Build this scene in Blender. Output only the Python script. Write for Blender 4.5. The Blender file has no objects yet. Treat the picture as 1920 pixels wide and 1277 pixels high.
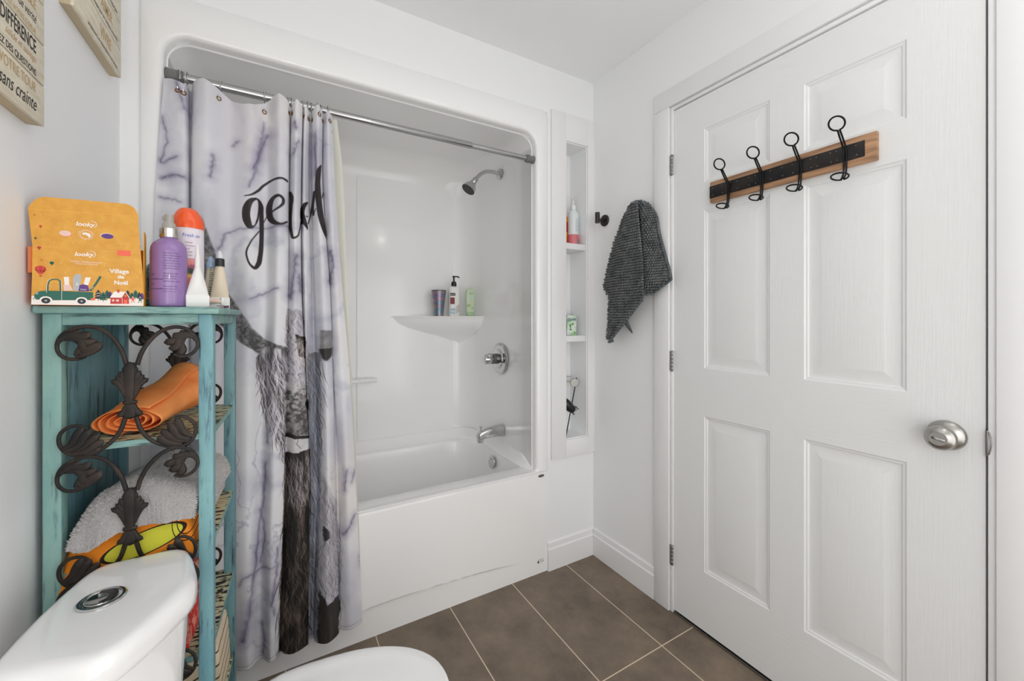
import bpy, bmesh, math, random
import numpy as np
from mathutils import Vector, Matrix, noise as mnoise
random.seed(4); rng=np.random.default_rng(7)
scene=bpy.context.scene
COL=scene.collection
W=1.794; H=2.4
# ---------------------------------------------------------------- camera, light, exposure
cam=bpy.data.cameras.new('camera'); camo=bpy.data.objects.new('camera',cam); COL.objects.link(camo)
camo.location=(.388,-1.585,1.2); camo.rotation_euler=(math.pi/2,0,-math.radians(30.261))
cam.sensor_width=36; cam.lens=761/1920*36; cam.shift_y=-41.5/1920; cam.clip_start=.02
scene.camera=camo
scene.view_settings.view_transform='Standard'; scene.view_settings.look='None'
scene.cycles.max_bounces=14; scene.cycles.caustics_reflective=False; scene.cycles.diffuse_bounces=9; scene.cycles.glossy_bounces=5
scene.view_settings.exposure=0.64; scene.view_settings.gamma=1; scene.view_settings.use_curve_mapping=False
wd=bpy.data.worlds.new('world'); scene.world=wd; wd.use_nodes=True
wd.node_tree.nodes['Background'].inputs[0].default_value=(.9,.95,1,1); wd.node_tree.nodes['Background'].inputs[1].default_value=.3
def area(name,loc,rot,sx,sy,power,col=(1,1,1)):
    l=bpy.data.lights.new(name,'AREA'); l.shape='RECTANGLE'; l.size=sx; l.size_y=sy; l.energy=power; l.color=col
    o=bpy.data.objects.new(name,l); o.location=loc; o.rotation_euler=rot; COL.objects.link(o); return o
area('ceiling_light',(.75,-1.4,2.38),(0,0,0),.9,1.3,1.1,(1,.99,.975))
area('wide_back_fill',(.7,-2.64,.95),(math.radians(90),0,0),1.5,1.8,6.8,(1,.995,.985))  # unseen fill panel added behind the camera, no window there
area('side_fill_left',(.06,-2.15,1.0),(math.radians(90),0,math.radians(-62)),.9,1.6,4.3,(1,.985,.96))  # added fill panel, brightens the right wall and shower end
area('side_fill_right',(1.73,-2.15,1.0),(math.radians(90),0,math.radians(62)),.9,1.6,5.6,(1,.985,.96))  # added fill panel, brightens the left wall
def bulb(loc,p):
    l=bpy.data.lights.new('vanity_or_fill_bulb','POINT'); l.energy=p; l.shadow_soft_size=.04; l.color=(1,.97,.93)
    o=bpy.data.objects.new('vanity_or_fill_bulb',l); o.location=loc; COL.objects.link(o)
bulb((1.42,-1.64,2.22),1.15); bulb((.9,-1.62,2.25),.25)
bulb((.55,-2.25,1.3),2.5); bpy.data.lights[-1].shadow_soft_size=.12  # unseen fill bulb added behind the camera to lift the ceiling

# ---------------------------------------------------------------- materials
def lin(c):
    c=c/255.
    return c/12.92 if c<=.04045 else ((c+.055)/1.055)**2.4
def S(r,g,b): return (lin(r),lin(g),lin(b),1)
def nmat(name):
    m=bpy.data.materials.new(name); m.use_nodes=True
    nt=m.node_tree; return m,nt,nt.nodes['Principled BSDF']
def mat(name,rgb,rough=.5,metal=0,var=None,bump=None,coat=0,aniso=None,sub=0,trans=0):
    m,nt,b=nmat(name); c=S(*rgb); N=nt.nodes; Lk=nt.links
    b.inputs['Base Color'].default_value=c; b.inputs['Roughness'].default_value=rough; b.inputs['Metallic'].default_value=metal
    b.inputs['Coat Weight'].default_value=coat
    if trans: b.inputs['Transmission Weight'].default_value=trans
    tc=N.new('ShaderNodeTexCoord'); mp=N.new('ShaderNodeMapping'); Lk.new(tc.outputs['Object'],mp.inputs[0])
    if aniso: mp.inputs['Scale'].default_value=aniso
    if var:
        n=N.new('ShaderNodeTexNoise'); n.inputs['Scale'].default_value=var[0]; n.inputs['Detail'].default_value=6; Lk.new(mp.outputs[0],n.inputs['Vector'])
        r=N.new('ShaderNodeValToRGB'); r.color_ramp.elements[0].position=var[3] if len(var)>3 else .35; r.color_ramp.elements[1].position=var[4] if len(var)>4 else .65
        r.color_ramp.elements[0].color=S(*var[1]); r.color_ramp.elements[1].color=S(*var[2])
        Lk.new(n.outputs['Fac'],r.inputs[0]); Lk.new(r.outputs[0],b.inputs['Base Color'])
    if bump:
        n=N.new('ShaderNodeTexNoise'); n.inputs['Scale'].default_value=bump[0]; n.inputs['Detail'].default_value=4; Lk.new(mp.outputs[0],n.inputs['Vector'])
        bp=N.new('ShaderNodeBump'); bp.inputs['Strength'].default_value=bump[1]; bp.inputs['Distance'].default_value=bump[2] if len(bump)>2 else .002
        Lk.new(n.outputs['Fac'],bp.inputs['Height']); Lk.new(bp.outputs[0],b.inputs['Normal'])
    return m
wallm=mat('wall_paint',(238,239,240),.55,bump=(160,.12))
ceilm=mat('ceiling_paint',(241,242,243),.8,bump=(300,.1))
trimm=mat('trim_paint',(234,234,235),.38)
acry=mat('acrylic',(242,242,242),.16,coat=.1)
porc=mat('porcelain',(240,240,240),.07,coat=.5)
chrome=mat('chrome',(200,200,200),.08,1)
rodst=mat('rod_steel',(182,182,182),.16,1)
dchrome=mat('chrome_dark',(120,120,122),.2,1)
nickel=mat('brushed_nickel',(175,172,168),.28,1,bump=(90,.1))
steel=mat('hinge_steel',(150,148,145),.35,1)
black=mat('black_metal',(28,28,30),.4,.6)
blackp=mat('black_plastic',(20,20,22),.35)
gun=mat('gunmetal',(62,60,58),.35,.7)
rubber=mat('grey_rubber',(112,112,112),.55)
white=mat('white_plastic',(232,232,230),.3)
doorm=mat('door_paint',(228,229,229),.4); doorh=mat('door_paint_rail',(228,229,229),.4)
# embossed wood grain on the door leaf
for dm_,sc_ in ((doorm,(1,90,3.2)),(doorh,(1,3.2,90))):
    nt=dm_.node_tree; b=nt.nodes['Principled BSDF']
    tc=nt.nodes.new('ShaderNodeTexCoord'); mp=nt.nodes.new('ShaderNodeMapping'); mp.inputs['Scale'].default_value=sc_
    nz=nt.nodes.new('ShaderNodeTexNoise'); nz.inputs['Scale'].default_value=2.2; nz.inputs['Detail'].default_value=3; nz.inputs['Distortion'].default_value=.8
    bp=nt.nodes.new('ShaderNodeBump'); bp.inputs['Strength'].default_value=.28; bp.inputs['Distance'].default_value=.0016
    nt.links.new(tc.outputs['Object'],mp.inputs[0]); nt.links.new(mp.outputs[0],nz.inputs['Vector']); nt.links.new(nz.outputs['Fac'],bp.inputs['Height']); nt.links.new(bp.outputs[0],b.inputs['Normal'])
# floor tiles: 30 x 60 cm, light grout
fm,nt,b=nmat('floor_tile'); N=nt.nodes; Lk=nt.links
tc=N.new('ShaderNodeTexCoord'); sx=N.new('ShaderNodeSeparateXYZ'); Lk.new(tc.outputs['Object'],sx.inputs[0])
def mth(op,a,bv,c=None):
    n=N.new('ShaderNodeMath'); n.operation=op
    for i,v in enumerate((a,bv)):
        if v is None: continue
        if isinstance(v,(int,float)): n.inputs[i].default_value=v
        else: Lk.new(v,n.inputs[i])
    return n.outputs[0]
def groutline(sock,off,step,half):
    v=mth('DIVIDE',mth('SUBTRACT',sock,off-step*20),step); f=mth('FRACT',v,None)
    d=mth('MINIMUM',f,mth('SUBTRACT',1.0,f)); return mth('LESS_THAN',d,half/step)
gx=groutline(sx.outputs[0],.7165,.2985,.0019); gy=groutline(sx.outputs[1],-.577,.602,.0019)
g=mth('MAXIMUM',gx,gy)
n1=N.new('ShaderNodeTexNoise'); n1.inputs['Scale'].default_value=5; n1.inputs['Detail'].default_value=10; n1.inputs['Roughness'].default_value=.7; Lk.new(tc.outputs['Object'],n1.inputs['Vector'])
r1=N.new('ShaderNodeValToRGB'); r1.color_ramp.elements[0].position=.36; r1.color_ramp.elements[1].position=.66
r1.color_ramp.elements[0].color=S(98,86,74); r1.color_ramp.elements[1].color=S(132,117,100); Lk.new(n1.outputs['Fac'],r1.inputs[0])
mx=N.new('ShaderNodeMixRGB'); Lk.new(g,mx.inputs[0]); Lk.new(r1.outputs[0],mx.inputs[1]); mx.inputs[2].default_value=S(214,196,172)
Lk.new(mx.outputs[0],b.inputs['Base Color']); b.inputs['Roughness'].default_value=.48
hh=mth('SUBTRACT',mth('MULTIPLY',n1.outputs['Fac'],.5),g); bp=N.new('ShaderNodeBump'); bp.inputs['Strength'].default_value=.35; bp.inputs['Distance'].default_value=.0015
Lk.new(hh,bp.inputs['Height']); Lk.new(bp.outputs[0],b.inputs['Normal'])
# distressed teal paint
def teal_mat(name,a,c,dark,hor=False):
    m,nt,b=nmat(name); N=nt.nodes; Lk=nt.links
    tc=N.new('ShaderNodeTexCoord')
    def nz(scale,vec,det=6):
        mp=N.new('ShaderNodeMapping'); mp.inputs['Scale'].default_value=vec; Lk.new(tc.outputs['Object'],mp.inputs[0])
        n=N.new('ShaderNodeTexNoise'); n.inputs['Scale'].default_value=scale; n.inputs['Detail'].default_value=det; n.inputs['Roughness'].default_value=.65; Lk.new(mp.outputs[0],n.inputs['Vector']); return n
    n=nz(9,(1,1,.35)); r=N.new('ShaderNodeValToRGB'); r.color_ramp.elements[0].position=.35; r.color_ramp.elements[1].position=.62
    r.color_ramp.elements[0].color=S(*a); r.color_ramp.elements[1].color=S(*c); Lk.new(n.outputs['Fac'],r.inputs[0])
    n2=nz(70,(.09,1,1) if hor else (1,1,.09),8); r2=N.new('ShaderNodeValToRGB'); r2.color_ramp.elements[0].position=.53; r2.color_ramp.elements[1].position=.64
    r2.color_ramp.elements[0].color=(0,0,0,1); r2.color_ramp.elements[1].color=(1,1,1,1); Lk.new(n2.outputs['Fac'],r2.inputs[0])
    n3=nz(14,(.5,1,1) if hor else (1,1,.5),3); r3=N.new('ShaderNodeValToRGB'); r3.color_ramp.elements[0].position=.36; r3.color_ramp.elements[1].position=.52; Lk.new(n3.outputs['Fac'],r3.inputs[0])
    mu=N.new('ShaderNodeMath'); mu.operation='MULTIPLY'; Lk.new(r2.outputs[0],mu.inputs[0]); Lk.new(r3.outputs[0],mu.inputs[1])
    mx=N.new('ShaderNodeMixRGB'); Lk.new(mu.outputs[0],mx.inputs[0]); Lk.new(r.outputs[0],mx.inputs[1]); mx.inputs[2].default_value=S(*dark)
    Lk.new(mx.outputs[0],b.inputs['Base Color']); b.inputs['Roughness'].default_value=.5
    bp=N.new('ShaderNodeBump'); bp.inputs['Strength'].default_value=.3; bp.inputs['Distance'].default_value=.001; Lk.new(n2.outputs['Fac'],bp.inputs['Height']); Lk.new(bp.outputs[0],b.inputs['Normal'])
    return m
teal=teal_mat('teal_paint',(108,152,152),(142,178,168),(44,62,70))
tealh=teal_mat('teal_board',(108,152,152),(142,178,168),(44,62,70),True)
tealb=teal_mat('teal_bluish',(100,146,158),(126,172,176),(44,66,88))
tealw=teal_mat('teal_worn',(94,138,148),(120,160,164),(46,66,82))
def spot_mat():
    m,nt,b=nmat('spotted_board'); N=nt.nodes; Lk=nt.links
    tc=N.new('ShaderNodeTexCoord'); mp=N.new('ShaderNodeMapping'); mp.inputs['Scale'].default_value=(.55,1.5,1); Lk.new(tc.outputs['Object'],mp.inputs[0])
    n=N.new('ShaderNodeTexNoise'); n.inputs['Scale'].default_value=75; n.inputs['Detail'].default_value=1.0; n.inputs['Distortion'].default_value=.9; Lk.new(mp.outputs[0],n.inputs['Vector'])
    r=N.new('ShaderNodeValToRGB'); r.color_ramp.elements[0].position=.455; r.color_ramp.elements[1].position=.475
    r.color_ramp.elements[0].color=S(38,30,22); r.color_ramp.elements[1].color=S(204,206,168); Lk.new(n.outputs['Fac'],r.inputs[0]); Lk.new(r.outputs[0],b.inputs['Base Color']); b.inputs['Roughness'].default_value=.45
    return m
spot=spot_mat()
iron=mat('wrought_iron',(44,38,34),.5,.35,var=(30,(26,24,23),(54,43,36)),bump=(120,.3,.001))
woodlight=mat('pale_wood',(206,194,168),.6,var=(7,(212,202,180),(228,220,200)),aniso=(1,3,14),bump=(30,.15,.001))
woodrack=mat('rack_wood',(150,110,80),.6,var=(6,(132,98,72),(182,140,104)),aniso=(1,1.5,14),bump=(40,.3,.001))
brass=mat('antique_brass',(130,95,60),.4,.8)
# ---------------------------------------------------------------- builders
class B:
    def __init__(s): s.bm=bmesh.new(); s.mi=0
    def use(s,i): s.mi=i; return s
    def face(s,vs):
        try: f=s.bm.faces.new(vs); f.material_index=s.mi; return f
        except ValueError: return None
    def poly(s,pts):
        return s.face([s.bm.verts.new(p) for p in pts])
    def box(s,x0,x1,y0,y1,z0,z1,bev=0,M=None,seg=2):
        t=bmesh.new(); r=bmesh.ops.create_cube(t,size=1)
        for v in t.verts: v.co=Vector((x0+(v.co.x+.5)*(x1-x0),y0+(v.co.y+.5)*(y1-y0),z0+(v.co.z+.5)*(z1-z0)))
        if bev: bmesh.ops.bevel(t,geom=t.edges[:],offset=bev,segments=seg,affect='EDGES',profile=.5)
        s.merge(t,M); return s
    def merge(s,t,M=None):
        mp={}
        for v in t.verts: mp[v]=s.bm.verts.new(M@v.co if M is not None else v.co)
        for f in t.faces:
            g=s.face([mp[v] for v in f.verts])
        t.free()
    def loft(s,loops,cap0=True,cap1=True,closed=True):
        rows=[[s.bm.verts.new(p) for p in L] for L in loops]
        n=len(rows[0])
        for a,c in zip(rows[:-1],rows[1:]):
            for i in range(n if closed else n-1):
                j=(i+1)%n; s.face([a[i],a[j],c[j],c[i]])
        if closed and cap0: s.face(rows[0][::-1])
        if closed and cap1: s.face(rows[-1])
        return rows
    def lathe(s,prof,loc,axis=(0,0,1),n=32,sx=1,sy=1,cap=True):
        R=Vector(axis).to_track_quat('Z','Y').to_matrix()
        loops=[[Vector(loc)+R@Vector((r*math.cos(2*math.pi*i/n)*sx,r*math.sin(2*math.pi*i/n)*sy,z)) for i in range(n)] for r,z in prof]
        s.loft(loops,cap,cap); return s
    def tube(s,pts,r,n=10,flat=None,cap=True,ref=None):
        pts=[Vector(p) for p in pts]; m=len(pts)
        rs=list(r) if hasattr(r,'__len__') else [r]*m
        if len(rs)!=m: rs=[float(q) for q in np.interp(np.linspace(0,1,m),np.linspace(0,1,len(rs)),rs)]
        T=[(pts[min(i+1,m-1)]-pts[max(i-1,0)]).normalized() for i in range(m)]
        nrm=Vector(ref) if ref else (Vector((0,0,1)) if abs(T[0].z)<.9 else Vector((1,0,0)))
        loops=[]
        for i in range(m):
            nrm=(nrm-T[i]*nrm.dot(T[i]));
            nrm=nrm.normalized() if nrm.length>1e-6 else T[i].orthogonal().normalized()
            bi=T[i].cross(nrm); f=flat if flat else 1
            loops.append([pts[i]+nrm*(rs[i]*math.cos(2*math.pi*k/n)*f)+bi*(rs[i]*math.sin(2*math.pi*k/n)) for k in range(n)])
        s.loft(loops,cap,cap); return s
    def sphere(s,c,r,sx=1,sy=1,sz=1,n=16):
        s.lathe([(max(r*math.sin(math.pi*i/n),1e-5),-r*math.cos(math.pi*i/n)) for i in range(n+1)],(0,0,0),n=n*2) if False else None
        t=bmesh.new(); bmesh.ops.create_uvsphere(t,u_segments=n*2,v_segments=n,radius=r)
        s.merge(t,Matrix.Translation(c)@Matrix.Diagonal((sx,sy,sz,1))); return s
    def text(s,txt,size,M,align='LEFT',shear=0,sxy=(1,1),off=0,ext=0):
        cu=bpy.data.curves.new('t','FONT'); cu.body=txt; cu.size=size; cu.align_x=align; cu.shear=shear; cu.offset=off; cu.extrude=ext; cu.resolution_u=4
        ob=bpy.data.objects.new('t',cu); COL.objects.link(ob)
        dg=bpy.context.evaluated_depsgraph_get(); me=bpy.data.meshes.new_from_object(ob.evaluated_get(dg))
        t=bmesh.new(); t.from_mesh(me); s.merge(t,M@Matrix.Diagonal((sxy[0],sxy[1],1,1)))
        bpy.data.objects.remove(ob); bpy.data.curves.remove(cu); bpy.data.meshes.remove(me); return s
    def build(s,name,mats,parent=None,smooth=True,angle=35,weld=False,loc=None):
        if weld: bmesh.ops.remove_doubles(s.bm,verts=s.bm.verts[:],dist=1e-5)
        me=bpy.data.meshes.new(name); s.bm.to_mesh(me); s.bm.free()
        for m in (mats if isinstance(mats,(list,tuple)) else [mats]): me.materials.append(m)
        if smooth and len(me.polygons):
            me.polygons.foreach_set('use_smooth',[True]*len(me.polygons)); me.set_sharp_from_angle(angle=math.radians(angle))
        o=bpy.data.objects.new(name,me); COL.objects.link(o)
        if parent: o.parent=parent
        if loc: o.location=loc
        me.update(); return o
def recalc(b): bmesh.ops.recalc_face_normals(b.bm,faces=b.bm.faces[:]); return b
def struct(o): o['kind']='structure'; return o
def tag(o,label,cat,group=None):
    o['label']=label; o['category']=cat
    if group: o['group']=group
    return o
def thing(name,label,cat,loc=(0,0,0),rz=0,group=None):
    o=bpy.data.objects.new(name,None); o.empty_display_size=.05; COL.objects.link(o); o.location=loc; o.rotation_euler=(0,0,rz); return tag(o,label,cat,group)
def hermite(xs,ys,x):
    xs=np.asarray(xs,float); ys=np.asarray(ys,float); d=np.gradient(ys,xs); x=np.clip(x,xs[0],xs[-1])
    i=np.clip(np.searchsorted(xs,x,side='right')-1,0,len(xs)-2); h=xs[i+1]-xs[i]; t=(x-xs[i])/h
    return (2*t**3-3*t*t+1)*ys[i]+(t**3-2*t*t+t)*h*d[i]+(-2*t**3+3*t*t)*ys[i+1]+(t**3-t*t)*h*d[i+1]
def curve(pts,n=24,dm=None):
    pts=[tuple(p) for p in pts]; P=np.array(pts,float); dm=dm or P.shape[1]; u=np.r_[0,np.cumsum(np.linalg.norm(np.diff(P[:,:dm],axis=0),axis=1)+1e-9)]
    q=np.linspace(0,u[-1],n); return [tuple(hermite(u,P[:,k],q)[i] for k in range(P.shape[1])) for i in range(n)]
def rrect(x0,x1,z0,z1,r,n=8):
    # rounded rectangle loop in two coordinates; r = (x1z1, x0z1, x0z0, x1z0)
    if not hasattr(r,'__len__'): r=(r,)*4
    out=[]
    for (cx,cz,a0,rr) in ((x1-r[0],z1-r[0],0,r[0]),(x0+r[1],z1-r[1],90,r[1]),(x0+r[2],z0+r[2],180,r[2]),(x1-r[3],z0+r[3],270,r[3])):
        for i in range(n+1):
            a=math.radians(a0+90*i/n); out.append((cx+rr*math.cos(a),cz+rr*math.sin(a)))
    return out
def fill_ring(b,outer,inner):
    # same-count loops
    O=[b.bm.verts.new(p) for p in outer]; I=[b.bm.verts.new(p) for p in inner]; n=len(O)
    for i in range(n): b.face([O[i],O[(i+1)%n],I[(i+1)%n],I[i]])

# ================================================================ SETTING
YB=-2.7
b=B().box(0,W,YB,0.0,-.05,0); o=struct(b.build('floor',fm,smooth=False))
b=B().box(-.1,W+.1,YB-.1,.9,H,H+.05); struct(b.build('ceiling',ceilm,smooth=False))
b=B().box(-.1,0,YB,.9,-.05,H); struct(b.build('wall_left',wallm,smooth=False))
b=B().box(-.1,W+.1,YB-.1,YB,-.05,H); struct(b.build('wall_front',wallm,smooth=False))
# wall behind the tub side, with the tub alcove and the niche left open
b=B()
NX0,NX1,NZ0,NZ1,ND=1.618,1.743,.612,2.06,.125
b.box(0,.0465,0,.1,0,H); b.box(.0465,1.5035,0,.1,2.1785,H); b.box(1.5035,NX0,0,.1,0,H); b.box(NX1,W+.1,0,.1,0,H)
b.box(NX0,NX1,0,.1,0,NZ0); b.box(NX0,NX1,0,.1,NZ1,H)
b.box(1.48,W+.1,.1,.16,0,NZ0); b.box(1.48,W+.1,.1+.025,.16,NZ0,NZ1); b.box(1.48,NX0,.1,.16,NZ0,NZ1); b.box(NX1,W+.1,.1,.16,NZ0,NZ1); b.box(1.48,W+.1,.1,.16,NZ1,H)
struct(b.build('wall_back',wallm,smooth=False))
DY0,DY1,DZ1=-.484,-1.334,2.052
b=B(); b.box(W,W+.1,DY0,.16,-.05,H); b.box(W,W+.1,YB,DY1,-.05,H); b.box(W,W+.1,DY1,DY0,DZ1,H)
b.box(W+.045,W+.1,DY1,DY0,-.05,DZ1)
struct(b.build('wall_right',wallm,smooth=False))
# baseboards with a stepped top
def baseprof(t): return [(0,0),(.013,0),(.013,.100),(.009,.106),(.007,.128),(.003,.134),(0,.134)]
b=B(); p=baseprof(0); b.loft([[(x,-d,z) for d,z in p] for x in (1.506,W-.0005)]); struct(recalc(b).build('baseboard_back',trimm,angle=25))
b=B(); b.loft([[(W-d,y,z) for d,z in p] for y in (-.014,-.396)]); struct(recalc(b).build('baseboard_right',trimm,angle=25))
b=B(); b.loft([[(d,y,z) for d,z in p] for y in (-.93,YB)]); struct(recalc(b).build('baseboard_left',trimm,angle=25))
# door casing: left leg, head, right leg with eased inner edge
b=B()
for y0,y1 in ((-.397,-.472),(-1.346,-1.425)): b.box(W-.014,W,min(y0,y1),max(y0,y1),0,2.066,.003)
b.box(W-.014,W,-1.425,-.397,2.0661,2.142,.003)
struct(b.build('trim_1',trimm))
b=B()
b.box(W-.006,W+.044,-.486,-.4735,0,2.062,.002); b.box(W-.006,W+.044,-1.3455,-1.333,0,2.062,.002); b.box(W-.006,W+.044,-1.3325,-.4865,2.050,2.062,.002)
b.box(W+.036,W+.044,-1.333,-.4865,2.03,2.05); 
struct(b.build('trim_2',trimm))
# niche casing
b=B()
def frame_y(b,x0,x1,z0,z1,X0,X1,Z0,Z1,t,bev):
    b.box(x0,X0,-t,0,z0,z1,bev); b.box(X1,x1,-t,0,z0,z1,bev); b.box(X0,X1,-t,0,z0,Z0,bev); b.box(X0,X1,-t,0,Z1,z1,bev)
frame_y(b,1.526,W-.0005,.524,2.20,1.612,1.749,.606,2.066,.012,.0004)
frame_y(b,1.612,1.749,.606,2.066,1.618,1.743,.612,2.06,.005,.001)
struct(b.build('trim_3',trimm))
for i,z in enumerate((1.542,1.084)):
    b=B().box(NX0+.0005,NX1-.0005,.0,ND-.001,z,z+.030,.002); o=struct(b.build('niche_shelf',trimm))
# threshold strip at the door
b=B().box(W-.004,W+.036,DY1+.002,DY0-.003,0,.006,.001); struct(b.build('trim_4',steel))

# ---------------- six panel door
DX=W+.001
door=bpy.data.objects.new('door_1',None); COL.objects.link(door); door.location=(DX,-.49,0); struct(door)
def dloc(o): o.parent=door; o.matrix_parent_inverse=Matrix.Translation((-DX,.49,0)); return o
b=B()
ys=[-.4875,-.621,-.858,-.958,-1.194,-1.3285]; zs=[.0125,.236,.829,1.010,1.612,1.716,1.921,2.046]
pan=[(1,1),(1,3),(1,5),(3,1),(3,3),(3,5)]
prof=[(0,0),(.004,.0028),(.009,.0036),(.012,.006),(.017,.0068),(.021,.0068),(.046,.0022),(.047,.002)]
for i in range(5):
    for j in range(7):
        y0,y1,z0,z1=ys[i],ys[i+1],zs[j],zs[j+1]; b.use(1 if (i in (1,2,3) and j in (0,2,4,6) and not (i==2 and j in (2,4))) else 0)
        if (i,j) in pan:
            b.loft([[(DX+d,y0-a,z0+a),(DX+d,y1+a,z0+a),(DX+d,y1+a,z1-a),(DX+d,y0-a,z1-a)] for a,d in prof],cap0=False,cap1=True)
        else: b.poly([(DX,y0,z0),(DX,y1,z0),(DX,y1,z1),(DX,y0,z1)])
bmesh.ops.remove_doubles(b.bm,verts=b.bm.verts[:],dist=1e-5)
x1=DX+.035
y0,y1,z0,z1=ys[0],ys[-1],zs[0],zs[-1]
for q in ([(DX,y0,z0),(x1,y0,z0),(x1,y1,z0),(DX,y1,z0)],[(DX,y0,z1),(x1,y0,z1),(x1,y1,z1),(DX,y1,z1)],[(DX,y0,z0),(x1,y0,z0),(x1,y0,z1),(DX,y0,z1)],[(DX,y1,z0),(x1,y1,z0),(x1,y1,z1),(DX,y1,z1)],[(x1,y0,z0),(x1,y1,z0),(x1,y1,z1),(x1,y0,z1)]): b.poly(q)
dl=dloc(recalc(b).build('door_leaf',[doorm,doorh],angle=12))
for z in (1.826,1.025,.233):
    b=B(); zz=z-.038
    for k in range(5): b.lathe([(.0052,zz+k*.0152+.0004),(.0056,zz+k*.0152+.001),(.0056,zz+k*.0152+.0143),(.0052,zz+k*.0152+.0149)],(W-.005,-.4815,0),n=14)
    b.lathe([(.004,zz-.004),(.0065,zz-.001),(.0065,zz)],(W-.005,-.4815,0),n=14); b.lathe([(.0065,zz+.076),(.0065,zz+.078),(.004,zz+.081)],(W-.005,-.4815,0),n=14)
    b.box(W-.0075,W-.0045,-.4815,-.471,zz,zz+.076)
    dloc(b.build('hinge',steel))
kz,ky=.917,-1.266
def X_(r,z): return (r,z)
b=B(); ax=(-1,0,0)
b.lathe([(.0355,0),(.0355,.002),(.034,.006),(.028,.011),(.019,.014),(.0125,.016),(.0125,.030)],(DX,ky,kz),ax,n=40)
knobb=dloc(recalc(b).build('door_knob',nickel))
b=B(); b.lathe([(.0125,.028),(.016,.031),(.024,.036),(.0285,.043),(.0287,.050),(.026,.056),(.0205,.060),(.016,.0625),(.0155,.064),(.0145,.064),(.0145,.0625),(.001,.0625)],(DX,ky,kz),ax,n=40)
k2=recalc(b).build('knob_grip',nickel); k2.parent=knobb
b=B(); b.box(-.012,.012,-.0035,.0035,.0,.004,.0015,M=Matrix.Translation((DX-.0622,ky,kz))@Matrix.Rotation(-math.pi/2,4,'Y')@Matrix.Rotation(math.radians(75),4,'Z'))
k3=b.build('lock_turn',chrome); k3.parent=knobb
b=B(); b.box(W-.0065,W+.012,-1.3335,-1.3305,.885,.945,.0006); b.tube([(W-.006,-1.3345,.89),(W-.010,-1.338,.905),(W-.0105,-1.339,.918),(W-.010,-1.338,.931),(W-.006,-1.3345,.942)],.0012,8)
struct(b.build('strike_plate',steel))
# ================================================================ BATH: one-piece acrylic tub and shower surround
bath=thing('bathtub','white one-piece acrylic bathtub with moulded shower walls filling the alcove','bathtub',(.77,0,0))
def put(o,root): o.parent=root; o.matrix_parent_inverse=Matrix.Translation(-Vector(root.location)) if root.rotation_euler.z==0 else (Matrix.Translation(root.location)@Matrix.Rotation(root.rotation_euler.z,4,'Z')).inverted(); return o
RZ=.485
nq=10
# shower walls
b=B()
def open_loop(x0,x1,z0,z1,r,Y,rb=.012): return [(x,Y,z) for x,z in rrect(x0,x1,z0,z1,(r,r,rb,rb),nq)]
OX0,OX1,OZ1=.099,1.440,2.062
outer=open_loop(.0465,1.5035,.482,2.178,.03,-.012,.001)
loops=[open_loop(.0465,1.5035,.482,2.178,.03,-.0005,.001),open_loop(.0465,1.5035,.482,2.178,.03,-.008,.001),open_loop(.0495,1.5005,.483,2.175,.028,-.011,.001)]
# eased front edge of the opening
for a in (0,25,50,70,90):
    a=math.radians(a); e=.017
    loops.append(open_loop(OX0-e*(1-math.sin(a)),OX1+e*(1-math.sin(a)),.487,OZ1+e*(1-math.sin(a)),.07+e*(1-math.sin(a)),-.011+e*(1-math.cos(a)),.012))
loops.append(open_loop(OX0+.001,OX1-.001,.488,OZ1-.002,.07,.026,.012))
loops.append(open_loop(OX0+.004,OX1-.004,.488,OZ1-.005,.067,.028,.012))
loops.append(open_loop(OX0+.004,OX1-.004,.488,OZ1-.006,.067,.031,.012))
loops.append(open_loop(OX0+.002,OX1-.002,.488,OZ1-.003,.068,.033,.012))
loops.append(open_loop(OX0+.004,OX1-.004,.490,OZ1+.012,.075,.30,.02))
loops.append(open_loop(OX0+.006,OX1-.010,.495,OZ1+.03,.09,.56,.03))
rc=.13; Y0=.60; YBK=.735
for a in (15,30,45,60,75,90):
    a=math.radians(a); ins=rc*(1-math.cos(a)); loops.append(open_loop(OX0+.006+ins,OX1-.010-ins,.495+ins*.35,OZ1+.03-ins*1.1,.09,Y0+(YBK-Y0)*math.sin(a),.03))
b.loft(loops,cap0=False,cap1=True)
recalc(b); bmesh.ops.delete(b.bm,geom=[f for f in b.bm.faces if abs(f.normal.z)>.6 and f.calc_center_median().z<.57 and f.calc_center_median().y>.015],context='FACES')
o=put(b.build('shower_wall',acry,angle=50),bath)
# raised centre panel on the back wall
b=B(); b.loft([[(x,YBK-d,z) for x,z in rrect(.766+a,1.325-a,.53+a,2.12-a,.01,6)] for a,d in ((0,-.004),(0,.001),(.003,.0035),(.008,.004))],cap0=False)
put(recalc(b).build('wall_panel',acry,angle=60),bath)
# tub: deck, basin, front apron
b=B()
def basin(e,z,k=1.0):
    # plan outline: right end nearly square in front, generous curve at the back
    out=[]
    x0,x1,y0,y1=.17+e,1.408-e*k,.082+e*.5,.652-e*.5
    for (cx,cy,a0,r) in ((x1,y1,0,.17),(x0,y1,90,.2),(x0,y0,180,.10),(x1,y0,270,.03+e*.6)):
        sx=-1 if a0 in (0,270) else 1; sy=-1 if a0 in (0,90) else 1
        for i in range(nq+1):
            a=math.radians(a0+90*i/nq); out.append((cx+sx*r+r*math.cos(a),cy+sy*r+r*math.sin(a),z))
    return out
deck=[(x,y,RZ) for x,y in rrect(.0465,1.5035,.012,.742,.004,nq)]
cur=[]
for e,z in ((-.012,RZ),(-.006,RZ-.0015),(0,RZ-.008),(.006,RZ-.02),(.03,RZ-.12),(.06,RZ-.26),(.09,RZ-.335),(.14,RZ-.358),(.2,RZ-.362)):
    cur.append(basin(e,z,.55))
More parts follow.
